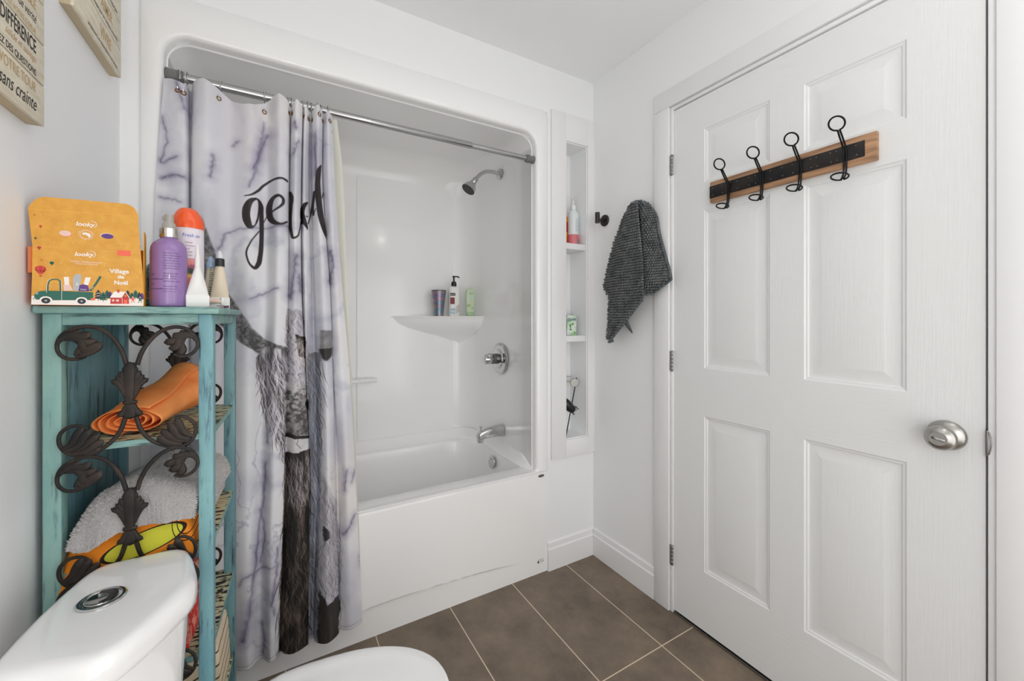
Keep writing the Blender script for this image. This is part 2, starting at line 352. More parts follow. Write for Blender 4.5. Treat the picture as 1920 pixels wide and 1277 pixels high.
b.loft([deck]+cur,cap0=False,cap1=True)
# apron with a shallow bowed panel that dies out towards the right
nx,nzv=120,60
xs=np.linspace(.0465,1.5035,nx+1)
def crease(x): u=(x-.775)/.66; return .066+.052*max(0,1-u*u)
zv=[0,.01,.03]+list(np.linspace(.04,.18,40))+[.22,.3,.38,.43,.455]+[RZ-.022+.022*math.sin(a) for a in np.linspace(0,math.pi/2,8)]
grid=[]
for zi,z in enumerate(zv):
    row=[]
    for x in xs:
        fade=max(0,min(1,(1.42-x)/.45))*max(0,min(1,(x-.12)/.2)); fade=fade*fade*(3-2*fade)
        c=crease(x); t=(z-c)/.006; t=max(0,min(1,t+.5)); t=t*t*(3-2*t)
        out=-.0125*t*fade*max(0,1-(z-c)/.36 if z>c else 1)
        y=0+out
        if z>RZ-.022: k=(z-(RZ-.022))/.022; y+= .022*(1-math.sqrt(max(0,1-k*k)))
        row.append(b.bm.verts.new((x,y,z)))
    grid.append(row)
for r0,r1 in zip(grid[:-1],grid[1:]):
    for i in range(nx): b.face([r0[i],r0[i+1],r1[i+1],r1[i]])
b.poly([(.0465,.022,RZ),(1.5035,.022,RZ),(1.5035,.0,RZ-.02),(.0465,.0,RZ-.02)]) if False else None
tub=put(b.build('tub',acry,angle=50),bath)
# coved ledge where the deck meets the walls
b=B()
path=[(.12,.60),(.14,.68),(.22,.722)]+[(x,.728) for x in np.linspace(.3,1.26,12)]+[(1.33,.715),(1.385,.675),(1.418,.60)]+[(1.432,y) for y in np.linspace(.52,.05,8)]+[(1.436,.0)]
P=curve([(x,y) for x,y in path],70)
loops=[]
for i,(x,y) in enumerate(P):
    x2,y2=P[min(i+1,69)]; x1,y1=P[max(i-1,0)]; tx,ty=x2-x1,y2-y1; l=math.hypot(tx,ty); nxx,nyy=ty/l,-tx/l
    wd=.056 if x<1.30 else .056-.030*min(1,(x-1.30)/.11)
    L=[]
    for d,z in ((-.01,RZ-.002),(wd,RZ),(wd*.9,RZ+.0015),(wd*.65,RZ+.008),(wd*.4,RZ+.022),(wd*.18,RZ+.040),(.003,RZ+.050),(-.01,RZ+.052)):
        if x>1.3: e_=max(0,min(1,(y-.012)/.10)); z=RZ+(z-RZ)*e_ if z>RZ else z; d=d*(.25+.75*e_) if d>0 else d
        L.append((x+nxx*d,y+nyy*d,z))
    loops.append(L)
b.loft(loops); put(recalc(b).build('cove_ledge',acry,angle=60),bath)
# moulded corner shelf
b=B()
sh=[]
fr=curve([(.93,.742),(1.02,.705),(1.12,.66),(1.22,.62),(1.32,.575),(1.39,.545),(1.437,.53)],16)
for k,(s,z) in enumerate(((.0,1.2115),(.003,1.2125),(.003,1.208),(-.01,1.204),(-.04,1.188),(-.10,1.168),(-.22,1.145),(-.42,1.12),(-.66,1.095),(-.88,1.06),(-.985,1.01))):
    L=[]
    for (x,y) in fr:
        cx,cy=1.40,.72
        if s<=0: L.append((x+(cx-x)*-s,y+(cy-y)*-s,z))
        else: L.append((x-(cx-x)*0-.002,y-s,z))
    L+= [(1.438,.742,z)]
    sh.append(L)
b.loft(sh); put(recalc(b).build('corner_shelf',acry,angle=60),bath)
# grab bar on back wall
b=B(); b.lathe([(.004,0),(.010,.002),(.0118,.006),(.0118,.37),(.010,.374),(.004,.376)],(.492,.695,.864),(1,0,0),n=20)
for x in (.54,.83): b.lathe([(.016,0),(.012,.02),(.010,.045)],(x,YBK+.001,.864),(0,-1,0),n=16)
put(recalc(b).build('grab_bar',acry),bath)
# overflow plate
b=B(); b.lathe([(.033,0),(.033,.003),(.030,.007),(.02,.009),(.0005,.0095)],(1.392,.345,.430),(-1,0,.14),n=36)
for s in (-1,1): b.sphere((1.382,.345,.431+s*.017),.0035,n=6)
put(recalc(b).build('overflow_plate',chrome),bath)
# oval maker's badge and small printed mark on the apron
b=B(); b.use(0).lathe([(.0175,0),(.0175,.0008),(.016,.0014)],(1.472,-.0002,.457),(0,-1,0),n=32,sx=1,sy=.42)
Mx=Matrix.Translation((1.472,-.0018,.457))@Matrix.Rotation(math.pi/2,4,'X'); b.use(1).text('MAAX',.0095,Mx@Matrix.Translation((0,-.003,0)),'CENTER',off=.0003)
put(b.build('badge',[mat('badge_grey',(150,150,150),.3,.5),blackp],smooth=False),bath)
b=B(); Mx=Matrix.Translation((1.468,-.0004,.046))@Matrix.Rotation(math.pi/2,4,'X')
b.text('+',.022,Mx@Matrix.Translation((-.012,0,0)),'CENTER',off=.0012); b.text('CSA',.011,Mx@Matrix.Translation((.008,.004,0)),'CENTER'); b.box(-.016,.018,.0165,.0178,0,.0003,M=Mx)
put(b.build('printed_mark',blackp,smooth=False),bath)

# ---- shower head, valve, spout
b=B(); hx,hy,hz=1.428,.330,1.975
t=thing('showerhead','chrome shower head on a short bent arm high on the alcove end wall','shower head',(hx,hy,hz))
b=B(); b.lathe([(.029,0),(.029,.0015),(.027,.004),(.018,.009),(.012,.011)],(hx,hy,hz),(-1,0,0),n=32); put(recalc(b).build('flange',chrome),t)
arm=curve([(hx-.005,hy,hz),(hx-.05,hy,hz+.003),(hx-.085,hy,hz-.004),(hx-.115,hy,hz-.024),(hx-.14,hy,hz-.052)],20)
b=B(); b.tube(arm,.0098,16); put(b.build('arm',chrome),t)
E_=Vector(arm[-1]); dr=Vector((-.58,-.05,-.8)).normalized()
b=B(); b.lathe([(.011,-.004),(.0145,0),(.0145,.012),(.012,.015),(.015,.018),(.018,.024),(.014,.030),(.020,.036),(.031,.052),(.036,.070),(.036,.078)],E_,dr,n=32); put(recalc(b).build('bell',chrome),t)
b=B(); b.lathe([(.0005,.0795),(.034,.0795),(.036,.078)],E_,dr,n=32)
R=dr.to_track_quat('Z','Y').to_matrix()
face=put(recalc(b).build('spray_face',gun),t)
b=B()
for rr,n in ((.008,6),(.017,12),(.027,18)):
    for i in range(n):
        a=2*math.pi*i/n; c=E_+R@Vector((rr*math.cos(a),rr*math.sin(a),.0795)); b.sphere(c,.0016,n=4)
o=b.build('nozzle',white); o.parent=face; o.matrix_parent_inverse=face.matrix_parent_inverse.copy(); o['kind']='stuff'
vx,vy,vz=1.429,.326,.985
t=thing('shower_valve','round chrome mixer valve with stubby handle on the alcove end wall','shower valve',(vx,vy,vz))
b=B(); b.lathe([(.082,0),(.082,.002),(.079,.006),(.070,.009),(.066,.008),(.052,.010),(.047,.016),(.030,.019),(.028,.019)],(vx,vy,vz),(-1,0,0),n=48); put(recalc(b).build('escutcheon',chrome),t)
b=B(); b.lathe([(.0275,.015),(.0275,.050),(.024,.052),(.024,.060)],(vx,vy,vz),(-1,0,0),n=32); put(recalc(b).build('collar',dchrome),t)
b=B(); b.lathe([(.024,.058),(.026,.060),(.026,.086),(.022,.094),(.010,.098),(.0005,.0985)],(vx,vy,vz),(-1,0,0),n=32)
b.box(-.011,.011,-.047,.0,.062,.092,.008,M=Matrix.Translation((vx,vy,vz))@Matrix.Rotation(math.radians(-90),4,'Y')@Matrix.Rotation(math.radians(35),4,'Z'),seg=3)
put(recalc(b).build('handle',chrome),t)
t=thing('tub_spout','chrome tub spout with a pull-up diverter knob above the basin','faucet',(1.43,.31,.606))
b=B(); prof=[(0,.030,.026,0),(-.02,.030,.026,0),(-.06,.0275,.024,-.001),(-.095,.0245,.022,-.003),(-.125,.021,.020,-.009),(-.14,.018,.019,-.014),(-.146,.010,.012,-.018)]
lo=[]
for dx,h,w,dz in prof: lo.append([(1.432+dx,.31+y,.606+dz+z) for y,z in rrect(-w,w,-h*.95,h,(w*.7,w*.7,w*.35,w*.35),5)])
b.loft(lo)
b.loft([[(1.432-.128+y*1.0,.31+z,.592) for y,z in rrect(-.016,.018,-.017,.017,.008,5)],[(1.432-.130+y,.31+z,.560) for y,z in rrect(-.015,.016,-.0155,.0155,.008,5)]])
put(recalc(b).build('spout_body',chrome,angle=45),t)
b=B(); b.lathe([(.003,0),(.003,.018),(.0075,.020),(.0085,.024),(.006,.028),(.001,.029)],(1.432-.125,.31,.614),(0,0,1),n=18); put(recalc(b).build('diverter_knob',chrome),t)

# ================================================================ CURTAIN ROD, HOOKS, CURTAIN
ry,rz=.016,1.946
t=thing('curtain_rod','polished steel tension rod spanning the top of the shower opening','curtain rod',(.77,ry,rz))
b=B(); b.lathe([(.0136,0),(.0136,1.0),(.012,1.003)],(.118,ry,rz),(1,0,0),n=28); put(recalc(b).build('outer_tube',rodst),t)
b=B(); b.lathe([(.0116,0),(.0116,.33)],(1.10,ry,rz),(1,0,0),n=28); put(recalc(b).build('inner_tube',rodst),t)
for x,s in ((OX0+.0015,1),(OX1-.0015,-1)):
    r=1 if s==1 else .95
    b=B(); b.lathe([(.0005,0),(.0185*r,.0),(.0195*r,.004),(.0175*r,.006),(.0175*r,.028),(.0195*r,.030),(.0195*r,.033),(.0175*r,.035),(.017*r,.042),(.013,.044)],(x,ry,rz),(s,0,0),n=28); put(recalc(b).build('end_cap',rubber),t)
CZ= [1899, 1723, 1265, 1019, 666, 138]
CT=[
  [(101, -20), (90, -20), (76, -20), (71, -20), (70, -25), (77, -32)] ,
  [(154, -30), (155, -30), (157, -30), (157, -30), (157, -35), (161, -42)] ,
  [(159, 25), (159, 25), (158, 25), (158, 25), (162, -8), (165, -8)] ,
  [(177, -30), (174, -30), (172, -30), (172, -30), (173, -35), (177, -42)] ,
  [(204, -50), (203, -50), (203, -50), (203, -50), (204, -55), (210, -62)] ,
  [(262, -20), (262, -20), (259, -20), (256, -20), (254, -25), (260, -32)] ,
  [(320, -45), (320, -45), (317, -45), (314, -45), (312, -50), (315, -57)] ,
  [(363, -20), (363, -20), (359, -20), (354, -20), (348, -25), (346, -32)] ,
  [(401, -60), (401, -60), (395, -60), (388, -60), (383, -65), (376, -72)] ,
  [(424, -45), (423, -45), (422, -45), (418, -45), (414, -50), (397, -57)] ,
  [(434, 10), (431, 10), (426, 10), (421, 10), (416, -8), (399, -8)] ,
  [(436, -30), (433, -30), (426, -30), (421, -30), (416, -35), (400, -42)] ,
  [(450, -60), (447, -60), (444, -60), (444, -60), (449, -65), (439, -72)] ,
  [(467, -40), (463, -40), (464, -40), (474, -40), (489, -45), (483, -52)] ,
  [(470, 0), (467, 0), (468, 0), (479, 0), (494, -8), (487, -12)] ,
  [(477, -45), (473, -45), (477, -45), (480, -45), (493, -50), (484, -57)] ,
  [(487, -30), (484, -30), (489, -30), (484, -30), (497, -35), (486, -42)] ,
  [(496, 0), (494, 0), (503, 0), (508, 0), (511, -8), (500, -12)] ,
  [(500, -35), (500, -35), (510, -35), (518, -35), (524, -40), (510, -47)] ,
  [(513, -60), (513, -60), (530, -60), (538, -60), (544, -65), (542, -72)] ,
  [(530, -35), (528, -35), (554, -35), (561, -35), (567, -40), (581, -47)] ,
  [(535, 0), (533, 0), (560, 0), (567, 0), (580, -8), (587, -12)] ,
  [(535, -20), (533, -20), (559, -20), (566, -20), (588, -25), (586, -32)] ,
  [(546, -45), (548, -45), (575, -45), (589, -45), (606, -50), (619, -57)] ,
  [(561, -30), (568, -30), (598, -30), (618, -30), (636, -35), (660, -42)] ,
]
GL=[
   [303.4, 1589.6, 1.44, 320.8, 1595.1, 2.52, 338.4, 1611.7, 3.24, 356.3, 1637.4, 3.24, 374.4, 1652.1, 3.6, 395.9, 1657.3, 3.6, 411.4, 1659.2, 3.24, 421.8, 1655.6, 3.96] ,
   [335.4, 1586.9, 2.52, 320.8, 1576.0, 7.2, 310.6, 1555.5, 10.81, 307.7, 1531.0, 11.17, 312.0, 1507.3, 10.45, 319.3, 1492.6, 6.48, 328.1, 1495.4, 2.52, 336.9, 1513.8, 2.52, 341.9, 1545.9, 2.16, 344.3, 1570.7, 3.6] ,
   [331.0, 1585.5, 2.16, 339.9, 1584.7, 3.24, 346.7, 1571.0, 6.12, 348.8, 1543.3, 6.12, 349.7, 1501.3, 6.12, 349.1, 1448.7, 6.12, 345.8, 1402.9, 6.48, 339.9, 1374.5, 6.48, 331.0, 1361.7, 4.68, 320.8, 1369.7, 3.24, 310.6, 1393.2, 2.52, 308.6, 1410.3, 2.52, 317.8, 1438.8, 2.16, 342.8, 1483.1, 1.44] ,
   [353.9, 1510.6, 1.08, 365.3, 1538.4, 1.44] ,
   [380.5, 1551.0, 2.52, 402.1, 1566.4, 3.6, 410.8, 1580.2, 4.32, 409.8, 1594.4, 4.32, 399.0, 1601.7, 4.32, 383.5, 1595.8, 6.12, 372.9, 1574.8, 8.28, 370.7, 1549.7, 9.37, 375.9, 1525.6, 8.64, 389.7, 1511.3, 6.12, 405.2, 1509.6, 3.6, 422.4, 1520.6, 2.52] ,
   [430.9, 1622.8, 3.6, 435.1, 1605.4, 5.04, 433.5, 1572.6, 4.68, 431.9, 1525.3, 3.96, 433.5, 1492.9, 3.96, 441.5, 1466.6, 3.24, 451.1, 1473.0, 2.52, 459.2, 1499.4, 1.8, 463.1, 1529.1, 1.44] ,
   [483.7, 1596.1, 2.52, 472.2, 1581.6, 6.48, 467.3, 1558.9, 6.48, 472.2, 1530.2, 7.92, 480.4, 1512.8, 4.68, 483.7, 1504.0, 1.44] ,
   [478.8, 1547.6, 1.8, 483.7, 1548.2, 2.16] ,
   [485.3, 1524.4, 1.8, 493.6, 1555.0, 1.8, 498.6, 1585.3, 2.52, 503.6, 1634.3, 3.24] ,
   [502.0, 1556.1, 2.52, 500.3, 1578.1, 2.52, 505.3, 1623.4, 1.8] ,
   [500.3, 1554.0, 1.08, 508.0, 1575.5, 1.08] ,
   [525.6, 1729.5, 1.44, 517.1, 1703.6, 7.2, 513.7, 1669.4, 7.92, 514.7, 1632.3, 9.0, 518.8, 1588.1, 9.73, 523.9, 1551.4, 10.45, 530.7, 1522.3, 10.09, 537.5, 1496.8, 6.48, 542.7, 1480.4, 1.44] ,
   [527.3, 1615.5, 1.44, 533.1, 1638.9, 1.8] ,
]
PG={
  'horn' : [195, 1511, 210, 1456, 227, 1409, 257, 1286, 292, 1224, 320, 1174, 356, 1131, 420, 1103, 420, 1096, 364, 1098, 339, 1085, 306, 1114, 264, 1153, 223, 1195, 202, 1293, 193, 1406] ,
  'ear' : [334, 1084, 356, 1108, 418, 1097, 418, 912, 414, 753, 401, 791, 386, 845, 364, 883, 349, 954, 337, 1041] ,
  'poll' : [421, 1227, 469, 1222, 475, 1158, 475, 1014, 456, 1033, 445, 1016, 421, 1035] ,
  'fore' : [445, 1145, 475, 1137, 478, 1064, 456, 1073] ,
  'face' : [418, 1018, 481, 1017, 488, 804, 415, 820] ,
  'facelite' : [421, 1009, 480, 1014, 480, 963, 421, 968] ,
  'eye' : [472, 913, 483, 927, 485, 886, 475, 891] ,
  'noseband' : [415, 820, 488, 801, 488, 790, 415, 806] ,
  'muzzle' : [417, 806, 483, 792, 481, 764, 456, 752, 432, 757, 418, 774] ,
  'beard' : [415, 757, 491, 755, 490, 559, 486, 288, 483, 81, 398, 107, 403, 316, 412, 577] ,
  'chestC' : [478, 1072, 521, 1077, 524, 827, 524, 551, 511, 97, 485, 107, 490, 559, 488, 795] ,
  'hornR' : [521, 1161, 560, 1157, 560, 1073, 541, 1052, 521, 1070] ,
  'hornRd' : [518, 1094, 560, 1098, 558, 1068, 538, 1052, 521, 1066] ,
  'chestD' : [524, 680, 575, 558, 584, 443, 582, 218, 511, 243, 518, 461] ,
  'chestDd' : [514, 279, 541, 214, 582, 226, 582, 40, 509, 79] ,
  'eyeD' : [526, 486, 541, 482, 548, 453, 531, 439] ,
}
VN=[
   [97, 1802, 2.7, 109, 1727, 1.8, 97, 1662, 4.4, 134, 1685, 3.5] ,
   [91, 1558, 1.8, 119, 1556, 1.8, 146, 1548, 0.9] ,
   [97, 1615, 5.3, 128, 1629, 6.2, 152, 1625, 3.5] ,
   [159, 1786, 4.4, 165, 1675, 4.4, 171, 1548, 5.3] ,
   [272, 1747, 1.8, 280, 1758, 2.7, 289, 1764, 1.8] ,
   [356, 1843, 1.8, 352, 1798, 2.2, 342, 1727, 2.7, 327, 1656, 2.7, 317, 1620, 3.5] ,
   [327, 1682, 5.3, 364, 1801, 7.1] ,
   [223, 1703, 4.4, 217, 1637, 3.5] ,
   [226, 1408, 1.8, 244, 1435, 2.7, 250, 1463, 2.7, 278, 1480, 1.8, 306, 1486, 1.8, 424, 1505, 2.7] ,
   [448, 1409, 7.1, 440, 1337, 5.3, 432, 1266, 6.2] ,
   [456, 1347, 3.5, 461, 1293, 3.5] ,
   [555, 1436, 5.3, 563, 1399, 3.5, 551, 1324, 3.5] ,
   [443, 1855, 2.7, 449, 1830, 2.7] ,
   [440, 1747, 2.7, 456, 1795, 1.8] ,
   [359, 728, 4.4, 359, 667, 5.3, 349, 575, 4.4, 340, 508, 3.5, 334, 407, 5.3, 323, 325, 4.4, 317, 259, 7.1, 299, 181, 8.0] ,
   [345, 576, 1.8, 358, 504, 1.8, 345, 404, 1.8] ,
   [289, 354, 1.3, 299, 376, 1.8, 334, 381, 2.2, 364, 393, 1.8, 394, 398, 1.8] ,
   [394, 459, 2.7, 389, 355, 2.7, 380, 288, 3.5, 385, 243, 2.7] ,
   [386, 339, 1.8, 376, 273, 1.8] ,
   [349, 213, 3.5, 358, 158, 3.5, 352, 108, 3.5] ,
   [594, 431, 3.5, 616, 463, 5.3, 634, 497, 3.5] ,
   [607, 664, 3.5, 598, 590, 2.7] ,
   [625, 613, 2.7, 639, 658, 2.7] ,
   [652, 348, 1.8, 654, 309, 1.8] ,
   [364, 796, 2.7, 371, 847, 1.8] ,
   [320, 1263, 2.7, 394, 1300, 1.8] ,
   [134, 1906, 3.5, 152, 1832, 2.7] ,
   [152, 1768, 7.1, 161, 1627, 7.1] ,
   [504, 1833, 3.5, 508, 1688, 3.5] ,
]
LN= [(581, 1917), (597, 1775), (606, 1622), (617, 1272), (624, 1155), (641, 801), (652, 503), (663, 203), (667, 83)]

CTm=np.array(CT,float)/1000.   # control,level,(x,y)
CZm=np.array(CZ,float)/1000.
NC,NR=700,900
# straighten arc length param at mid level
mid=CTm[:,2,:]; u=np.r_[0,np.cumsum(np.linalg.norm(np.diff(mid,axis=0),axis=1))]; LEN=u[-1]
q=np.linspace(0,LEN,NC)
lev=np.zeros((6,NC,2))
for k in range(6):
    for c in range(2): lev[k,:,c]=hermite(u,CTm[:,k,c],q)
# smooth each level a little so folds are round
ker=np.hanning(15); ker/=ker.sum()
for k in range(6):
    for c in range(2):
        pad=np.r_[2*lev[k,0,c]-lev[k,7:0:-1,c],lev[k,:,c],2*lev[k,-1,c]-lev[k,-2:-9:-1,c]]; lev[k,:,c]=np.convolve(pad,ker,'valid')
hookX=[.137,.150,.237,.357,.428,.438,.473,.487,.499,.519,.530,.553]
ztop=np.interp(lev[0,:,0],[.095,.12,.150,.175,.200,.237,.27,.300,.33,.357,.38,.40,.424],[1.915,1.916,1.905,1.925,1.930,1.913,1.890,1.882,1.888,1.907,1.925,1.934,1.925])
msk=np.arange(NC)>np.searchsorted(q,u[9]); ztop[msk]=1.928-.035*np.clip((lev[0,msk,1]+.06)/.07,0,1)
kk=np.hanning(11); kk/=kk.sum(); ztop=np.convolve(np.r_[[ztop[0]]*5,ztop,[ztop[-1]]*5],kk,'valid')
zbot=.094+.006*np.sin(q*14)+np.where(msk,0,.002)
zbot-= .02*np.clip((lev[5,:,0]-.60)/.05,0,1)*0
V=np.zeros((NR,NC,3))
tt=np.linspace(0,1,NR)
# slopes in z by hermite over levels (descending)
zl=-CZm
Z=ztop[None,:]*(1-tt[:,None])+zbot[None,:]*tt[:,None]
for c in range(2):
    # vectorised per column
    ysl=lev[:,:,c]; d=np.gradient(ysl,zl,axis=0)
    x=np.clip(-Z,zl[0],zl[-1]); i=np.clip(np.searchsorted(zl,x.ravel(),side='right')-1,0,4).reshape(x.shape)
    h=zl[i+1]-zl[i]; t_=(x-zl[i])/h; cols=np.arange(NC)[None,:].repeat(NR,0)
    V[:,:,c]=(2*t_**3-3*t_*t_+1)*ysl[i,cols]+(t_**3-2*t_*t_+t_)*h*d[i,cols]+(-2*t_**3+3*t_*t_)*ysl[i+1,cols]+(t_**3-t_*t_)*h*d[i+1,cols]
V[:,:,2]=Z
# small irregular wrinkles
wr=np.zeros((NR,NC))
for k in range(7):
    fx=rng.uniform(4,16); fz=rng.uniform(1.5,7); ph=rng.uniform(0,6.28); wr+=np.sin(q[None,:]*fx*3+Z*fz*3+ph+1.3*np.sin(Z*rng.uniform(2,6)+ph))*rng.uniform(.3,1)/(1+.12*fx)
V[:,:,1]+=wr*.0009
low=V[:,:,2]<.52
V[:,:,1]=np.where(low,np.minimum(V[:,:,1],-.013),V[:,:,1])
k3=np.clip((.62-V[:,:,2])/.12,0,1)[...]; V[:,:,1]=np.where(~low,np.minimum(V[:,:,1],.03*(1-k3)-.013*k3),V[:,:,1])
# ---- printed picture on the cloth: painted flat in cloth space (X across, Z up), 1 mm cells
PW,PH_=760,1960; res=.001; X0p=.04
def fbm(sc,octs=5,sx=1,sz=1,seed=0,gain=.55):
    out=np.zeros((PH_,PW)); amp=1; tot=0; r=np.random.default_rng(seed)
    for o in range(octs):
        gx=int(PW*res*sc*sx*2**o)+3; gz=int(PH_*res*sc*sz*2**o)+3; g=r.random((gz,gx))
        yy=np.linspace(0,gz-1.001,PH_); xx=np.linspace(0,gx-1.001,PW); yi=yy.astype(int); xi=xx.astype(int)
        fy=(yy-yi); fx=(xx-xi); fy=fy*fy*(3-2*fy); fx=fx*fx*(3-2*fx)
        yi1=np.minimum(yi+1,gz-1); xi1=np.minimum(xi+1,gx-1)
        a=g[yi][:,xi]*(1-fx)+g[yi][:,xi1]*fx; c=g[yi1][:,xi]*(1-fx)+g[yi1][:,xi1]*fx
        out+=amp*(a*(1-fy)[:,None]+c*fy[:,None]); tot+=amp; amp*=gain
    return out/tot
def sm(x,a,c): t=np.clip((x-a)/(c-a),0,1); return t*t*(3-2*t)
img=np.zeros((PH_,PW,3)); img[:]=(.905,.905,.92); warm_bounce=fbm(1.2,3,seed=11); warm_bounce=sm(warm_bounce,.42,.58)[...,None]; img=img*(1-warm_bounce)+np.array((.90,.885,.885))*warm_bounce  # warm patches put warm bounce light into the cloth's base colour
f1=fbm(3,6,seed=1); f2=fbm(5,6,sx=1.2,sz=.7,seed=2); f3=fbm(2.2,5,seed=3)
cl=sm(f1,.45,.68)[...,None]; img=img*(1-cl*.35)+np.array((.74,.74,.80))*cl*.35
cl2=sm(fbm(9,5,sx=1.1,sz=.45,seed=41),.5,.68)[...,None]; img=img*(1-cl2*.30)+np.array((.70,.70,.76))*cl2*.30
vein=np.exp(-((f2-.5)/.008)**2)*sm(f3,.5,.64); img=img*(1-.30*vein[...,None])+np.array((.45,.44,.55))*.30*vein[...,None]
vein=np.exp(-((f1-.49)/.03)**2)*sm(f2,.5,.62); img=img*(1-.25*vein[...,None])+np.array((.55,.56,.68))*.25*vein[...,None]
XX=X0p+np.arange(PW)*res; ZZ=1.95-np.arange(PH_)*res
def stroke(pts,color,alpha=1.,soft=.5):
    # pts: [(x,z,halfwidth mm)]
    P=np.array(pts,float); 
    c=np.array(color)
    mg=int(P[:,2].max()+soft)+5
    x0=max(0,int((P[:,0].min()-X0p)/res)-mg); x1=min(PW,int((P[:,0].max()-X0p)/res)+mg); z0=max(0,int((1.95-P[:,1].max())/res)-mg); z1=min(PH_,int((1.95-P[:,1].min())/res)+mg)
    if x1<=x0 or z1<=z0: return
    gx,gz=np.meshgrid(XX[x0:x1],ZZ[z0:z1]); m=np.zeros(gx.shape)
    for a,e in zip(P[:-1],P[1:]):
        dx,dz=e[0]-a[0],e[1]-a[1]; l=dx*dx+dz*dz+1e-12; t=np.clip(((gx-a[0])*dx+(gz-a[1])*dz)/l,0,1)
        d=np.hypot(gx-a[0]-t*dx,gz-a[1]-t*dz)*1000; w=a[2]+(e[2]-a[2])*t
        m=np.maximum(m,np.clip((w-d)/(2*soft)+.5,0,1)*np.clip(w/.4,0,1))
    m=(m*alpha)[...,None]; img[z0:z1,x0:x1]=img[z0:z1,x0:x1]*(1-m)+c*m
wpx=fbm(32,4,seed=21); wpz=fbm(26,4,sx=2.2,seed=22)
def polymask(flat,soft=4,warp=.55):
    P=np.array(flat,float).reshape(-1,2)/1000; gx,gz=np.meshgrid(XX,ZZ); gx=gx+(wpx-.5)*.030*warp; gz=gz+(wpz-.5)*.045*warp; ins=np.zeros(gx.shape,bool); n=len(P)
    for i in range(n):
        xa,za=P[i]; xb,zb=P[(i+1)%n]
        if za==zb: continue
        cnd=((za>gz)!=(zb>gz))&(gx<(xb-xa)*(gz-za)/(zb-za)+xa); ins^=cnd
    m=ins.astype(float)
    for _ in range(2):
        k=np.ones(soft)/soft; m=np.apply_along_axis(lambda r:np.convolve(r,k,'same'),1,m) if soft>1 else m
    return m,ins,P
def blend(m,c): 
    global img
    img=img*(1-m[...,None])+(np.array(c) if not isinstance(c,np.ndarray) or c.ndim<3 else c)*m[...,None]
def hairs(ins,P,n,cols,length,wid,drift,wav=.004,alpha=.8,zr=None):
    zz,xx=np.where(ins)
    if zr is not None:
        k=(ZZ[zz]<zr[1])&(ZZ[zz]>zr[0]); zz,xx=zz[k],xx[k]
    if len(zz)==0: return
    for j in rng.integers(0,len(zz),n):
        x,z=XX[xx[j]],ZZ[zz[j]]; L=length*rng.uniform(.5,1.3); ph=rng.uniform(0,6.28); dr=drift+rng.normal(0,.12); a=rng.uniform(.4,1)*wav
        pts=[(x+dr*L*s+a*math.sin(ph+5*s),z-L*s,wid*(1-abs(2*s-1))*rng.uniform(.8,1.2)+.15) for s in np.linspace(0,1,6)]
        stroke(pts,cols[rng.integers(0,len(cols))],alpha*rng.uniform(.5,1),.5)
for v in [v for v in VN if v[0] not in (159,156,157,158) and not (150<v[0]<172 and v[1]>1700)]:
    p=np.array(v,float).reshape(-1,3); p[:,:2]/=1000
    pj=curve([tuple(r) for r in p],max(8,len(p)*5),2)
    pj=[(x+rng.normal(0,.0013),z+rng.normal(0,.0013),w*rng.uniform(.5,1.1)) for x,z,w in pj]
    stroke([(x,z,w*3.6+3) for x,z,w in pj],(.60,.58,.67),.30,11); stroke([(x,z,w*1.6+1) for x,z,w in pj],(.55,.53,.63),.26,5)
    for _k in range(3): stroke([(x+rng.normal(0,.0022),z+rng.normal(0,.002),w*rng.uniform(.3,1.3)) for x,z,w in pj],(.50,.48,.57),.24,2.2)
    stroke([(x,z,w*.38*rng.uniform(.1,1.5)) for x,z,w in pj],(.32,.31,.40),.45,.8)
nf=fbm(40,4,seed=5)[...,None]; ns=fbm(60,3,sx=1.6,sz=.12,seed=6)[...,None]; nb=fbm(75,2,seed=8)[...,None]
# horn
m,i,P=polymask(PG['horn'],5,.18); blend(m*.96,.26+.30*sm(nf[...,0]*.5+fbm(160,3,seed=31)*.5,.3,.7)[...,None]*np.array((1,.98,1.0))); hairs(i,P,120,[(.18,.16,.17),(.7,.68,.7)],.02,.5,.4,alpha=.5)
m,i,P=polymask(PG['hornR'],5,.12); blend(m*.9,.38+.3*nf*np.array((1,.97,1.03)))
m,i,P=polymask(PG['hornRd'],6,.12); blend(m*.8,(.13,.11,.11))
lt=[(.86,.84,.88),(.75,.72,.76),(.62,.59,.62)]; dk=[(.10,.08,.08),(.2,.17,.17),(.3,.27,.29)]
m,i,P=polymask(PG['ear']); blend(m*.85,.22+.62*sm(ns[...,0],.3,.7)[...,None]*np.array((1,.97,1.02))); hairs(i,P,330,dk,.07,1.0,.12); hairs(i,P,210,[(.78,.76,.80),(.68,.66,.70)],.08,.9,.18,.006,.8); hairs(i,P,90,dk,.07,.9,.12,.008); hairs(i,P,110,[(.96,.94,.97),(.9,.88,.92)],.10,1.0,.20,.010,.9)
m,i,P=polymask(PG['chestC']); blend(m*.85,.34+.4*ns*np.array((.9,.95,1.12))); hairs(i,P,150,dk,.08,.9,.2,alpha=.7); hairs(i,P,240,[(.6,.64,.75),(.75,.77,.85)],.08,.8,.1); hairs(i,P,60,[(.88,.87,.9)],.09,.8,.15,.008,.8)
m,i,P=polymask(PG['chestD']); blend(m*.8,.52+.4*ns*np.array((1,.97,1.05))); hairs(i,P,150,[(.2,.18,.2),(.35,.32,.38)],.07,.8,.06,.010,.6); hairs(i,P,220,lt,.08,.8,.08,.010)
m,i,P=polymask(PG['chestDd']); blend(m*.9,.05+.16*ns*np.array((1,.86,.75))); hairs(i,P,110,[(.45,.38,.33),(.3,.24,.2)],.06,.45,.1,alpha=.6)
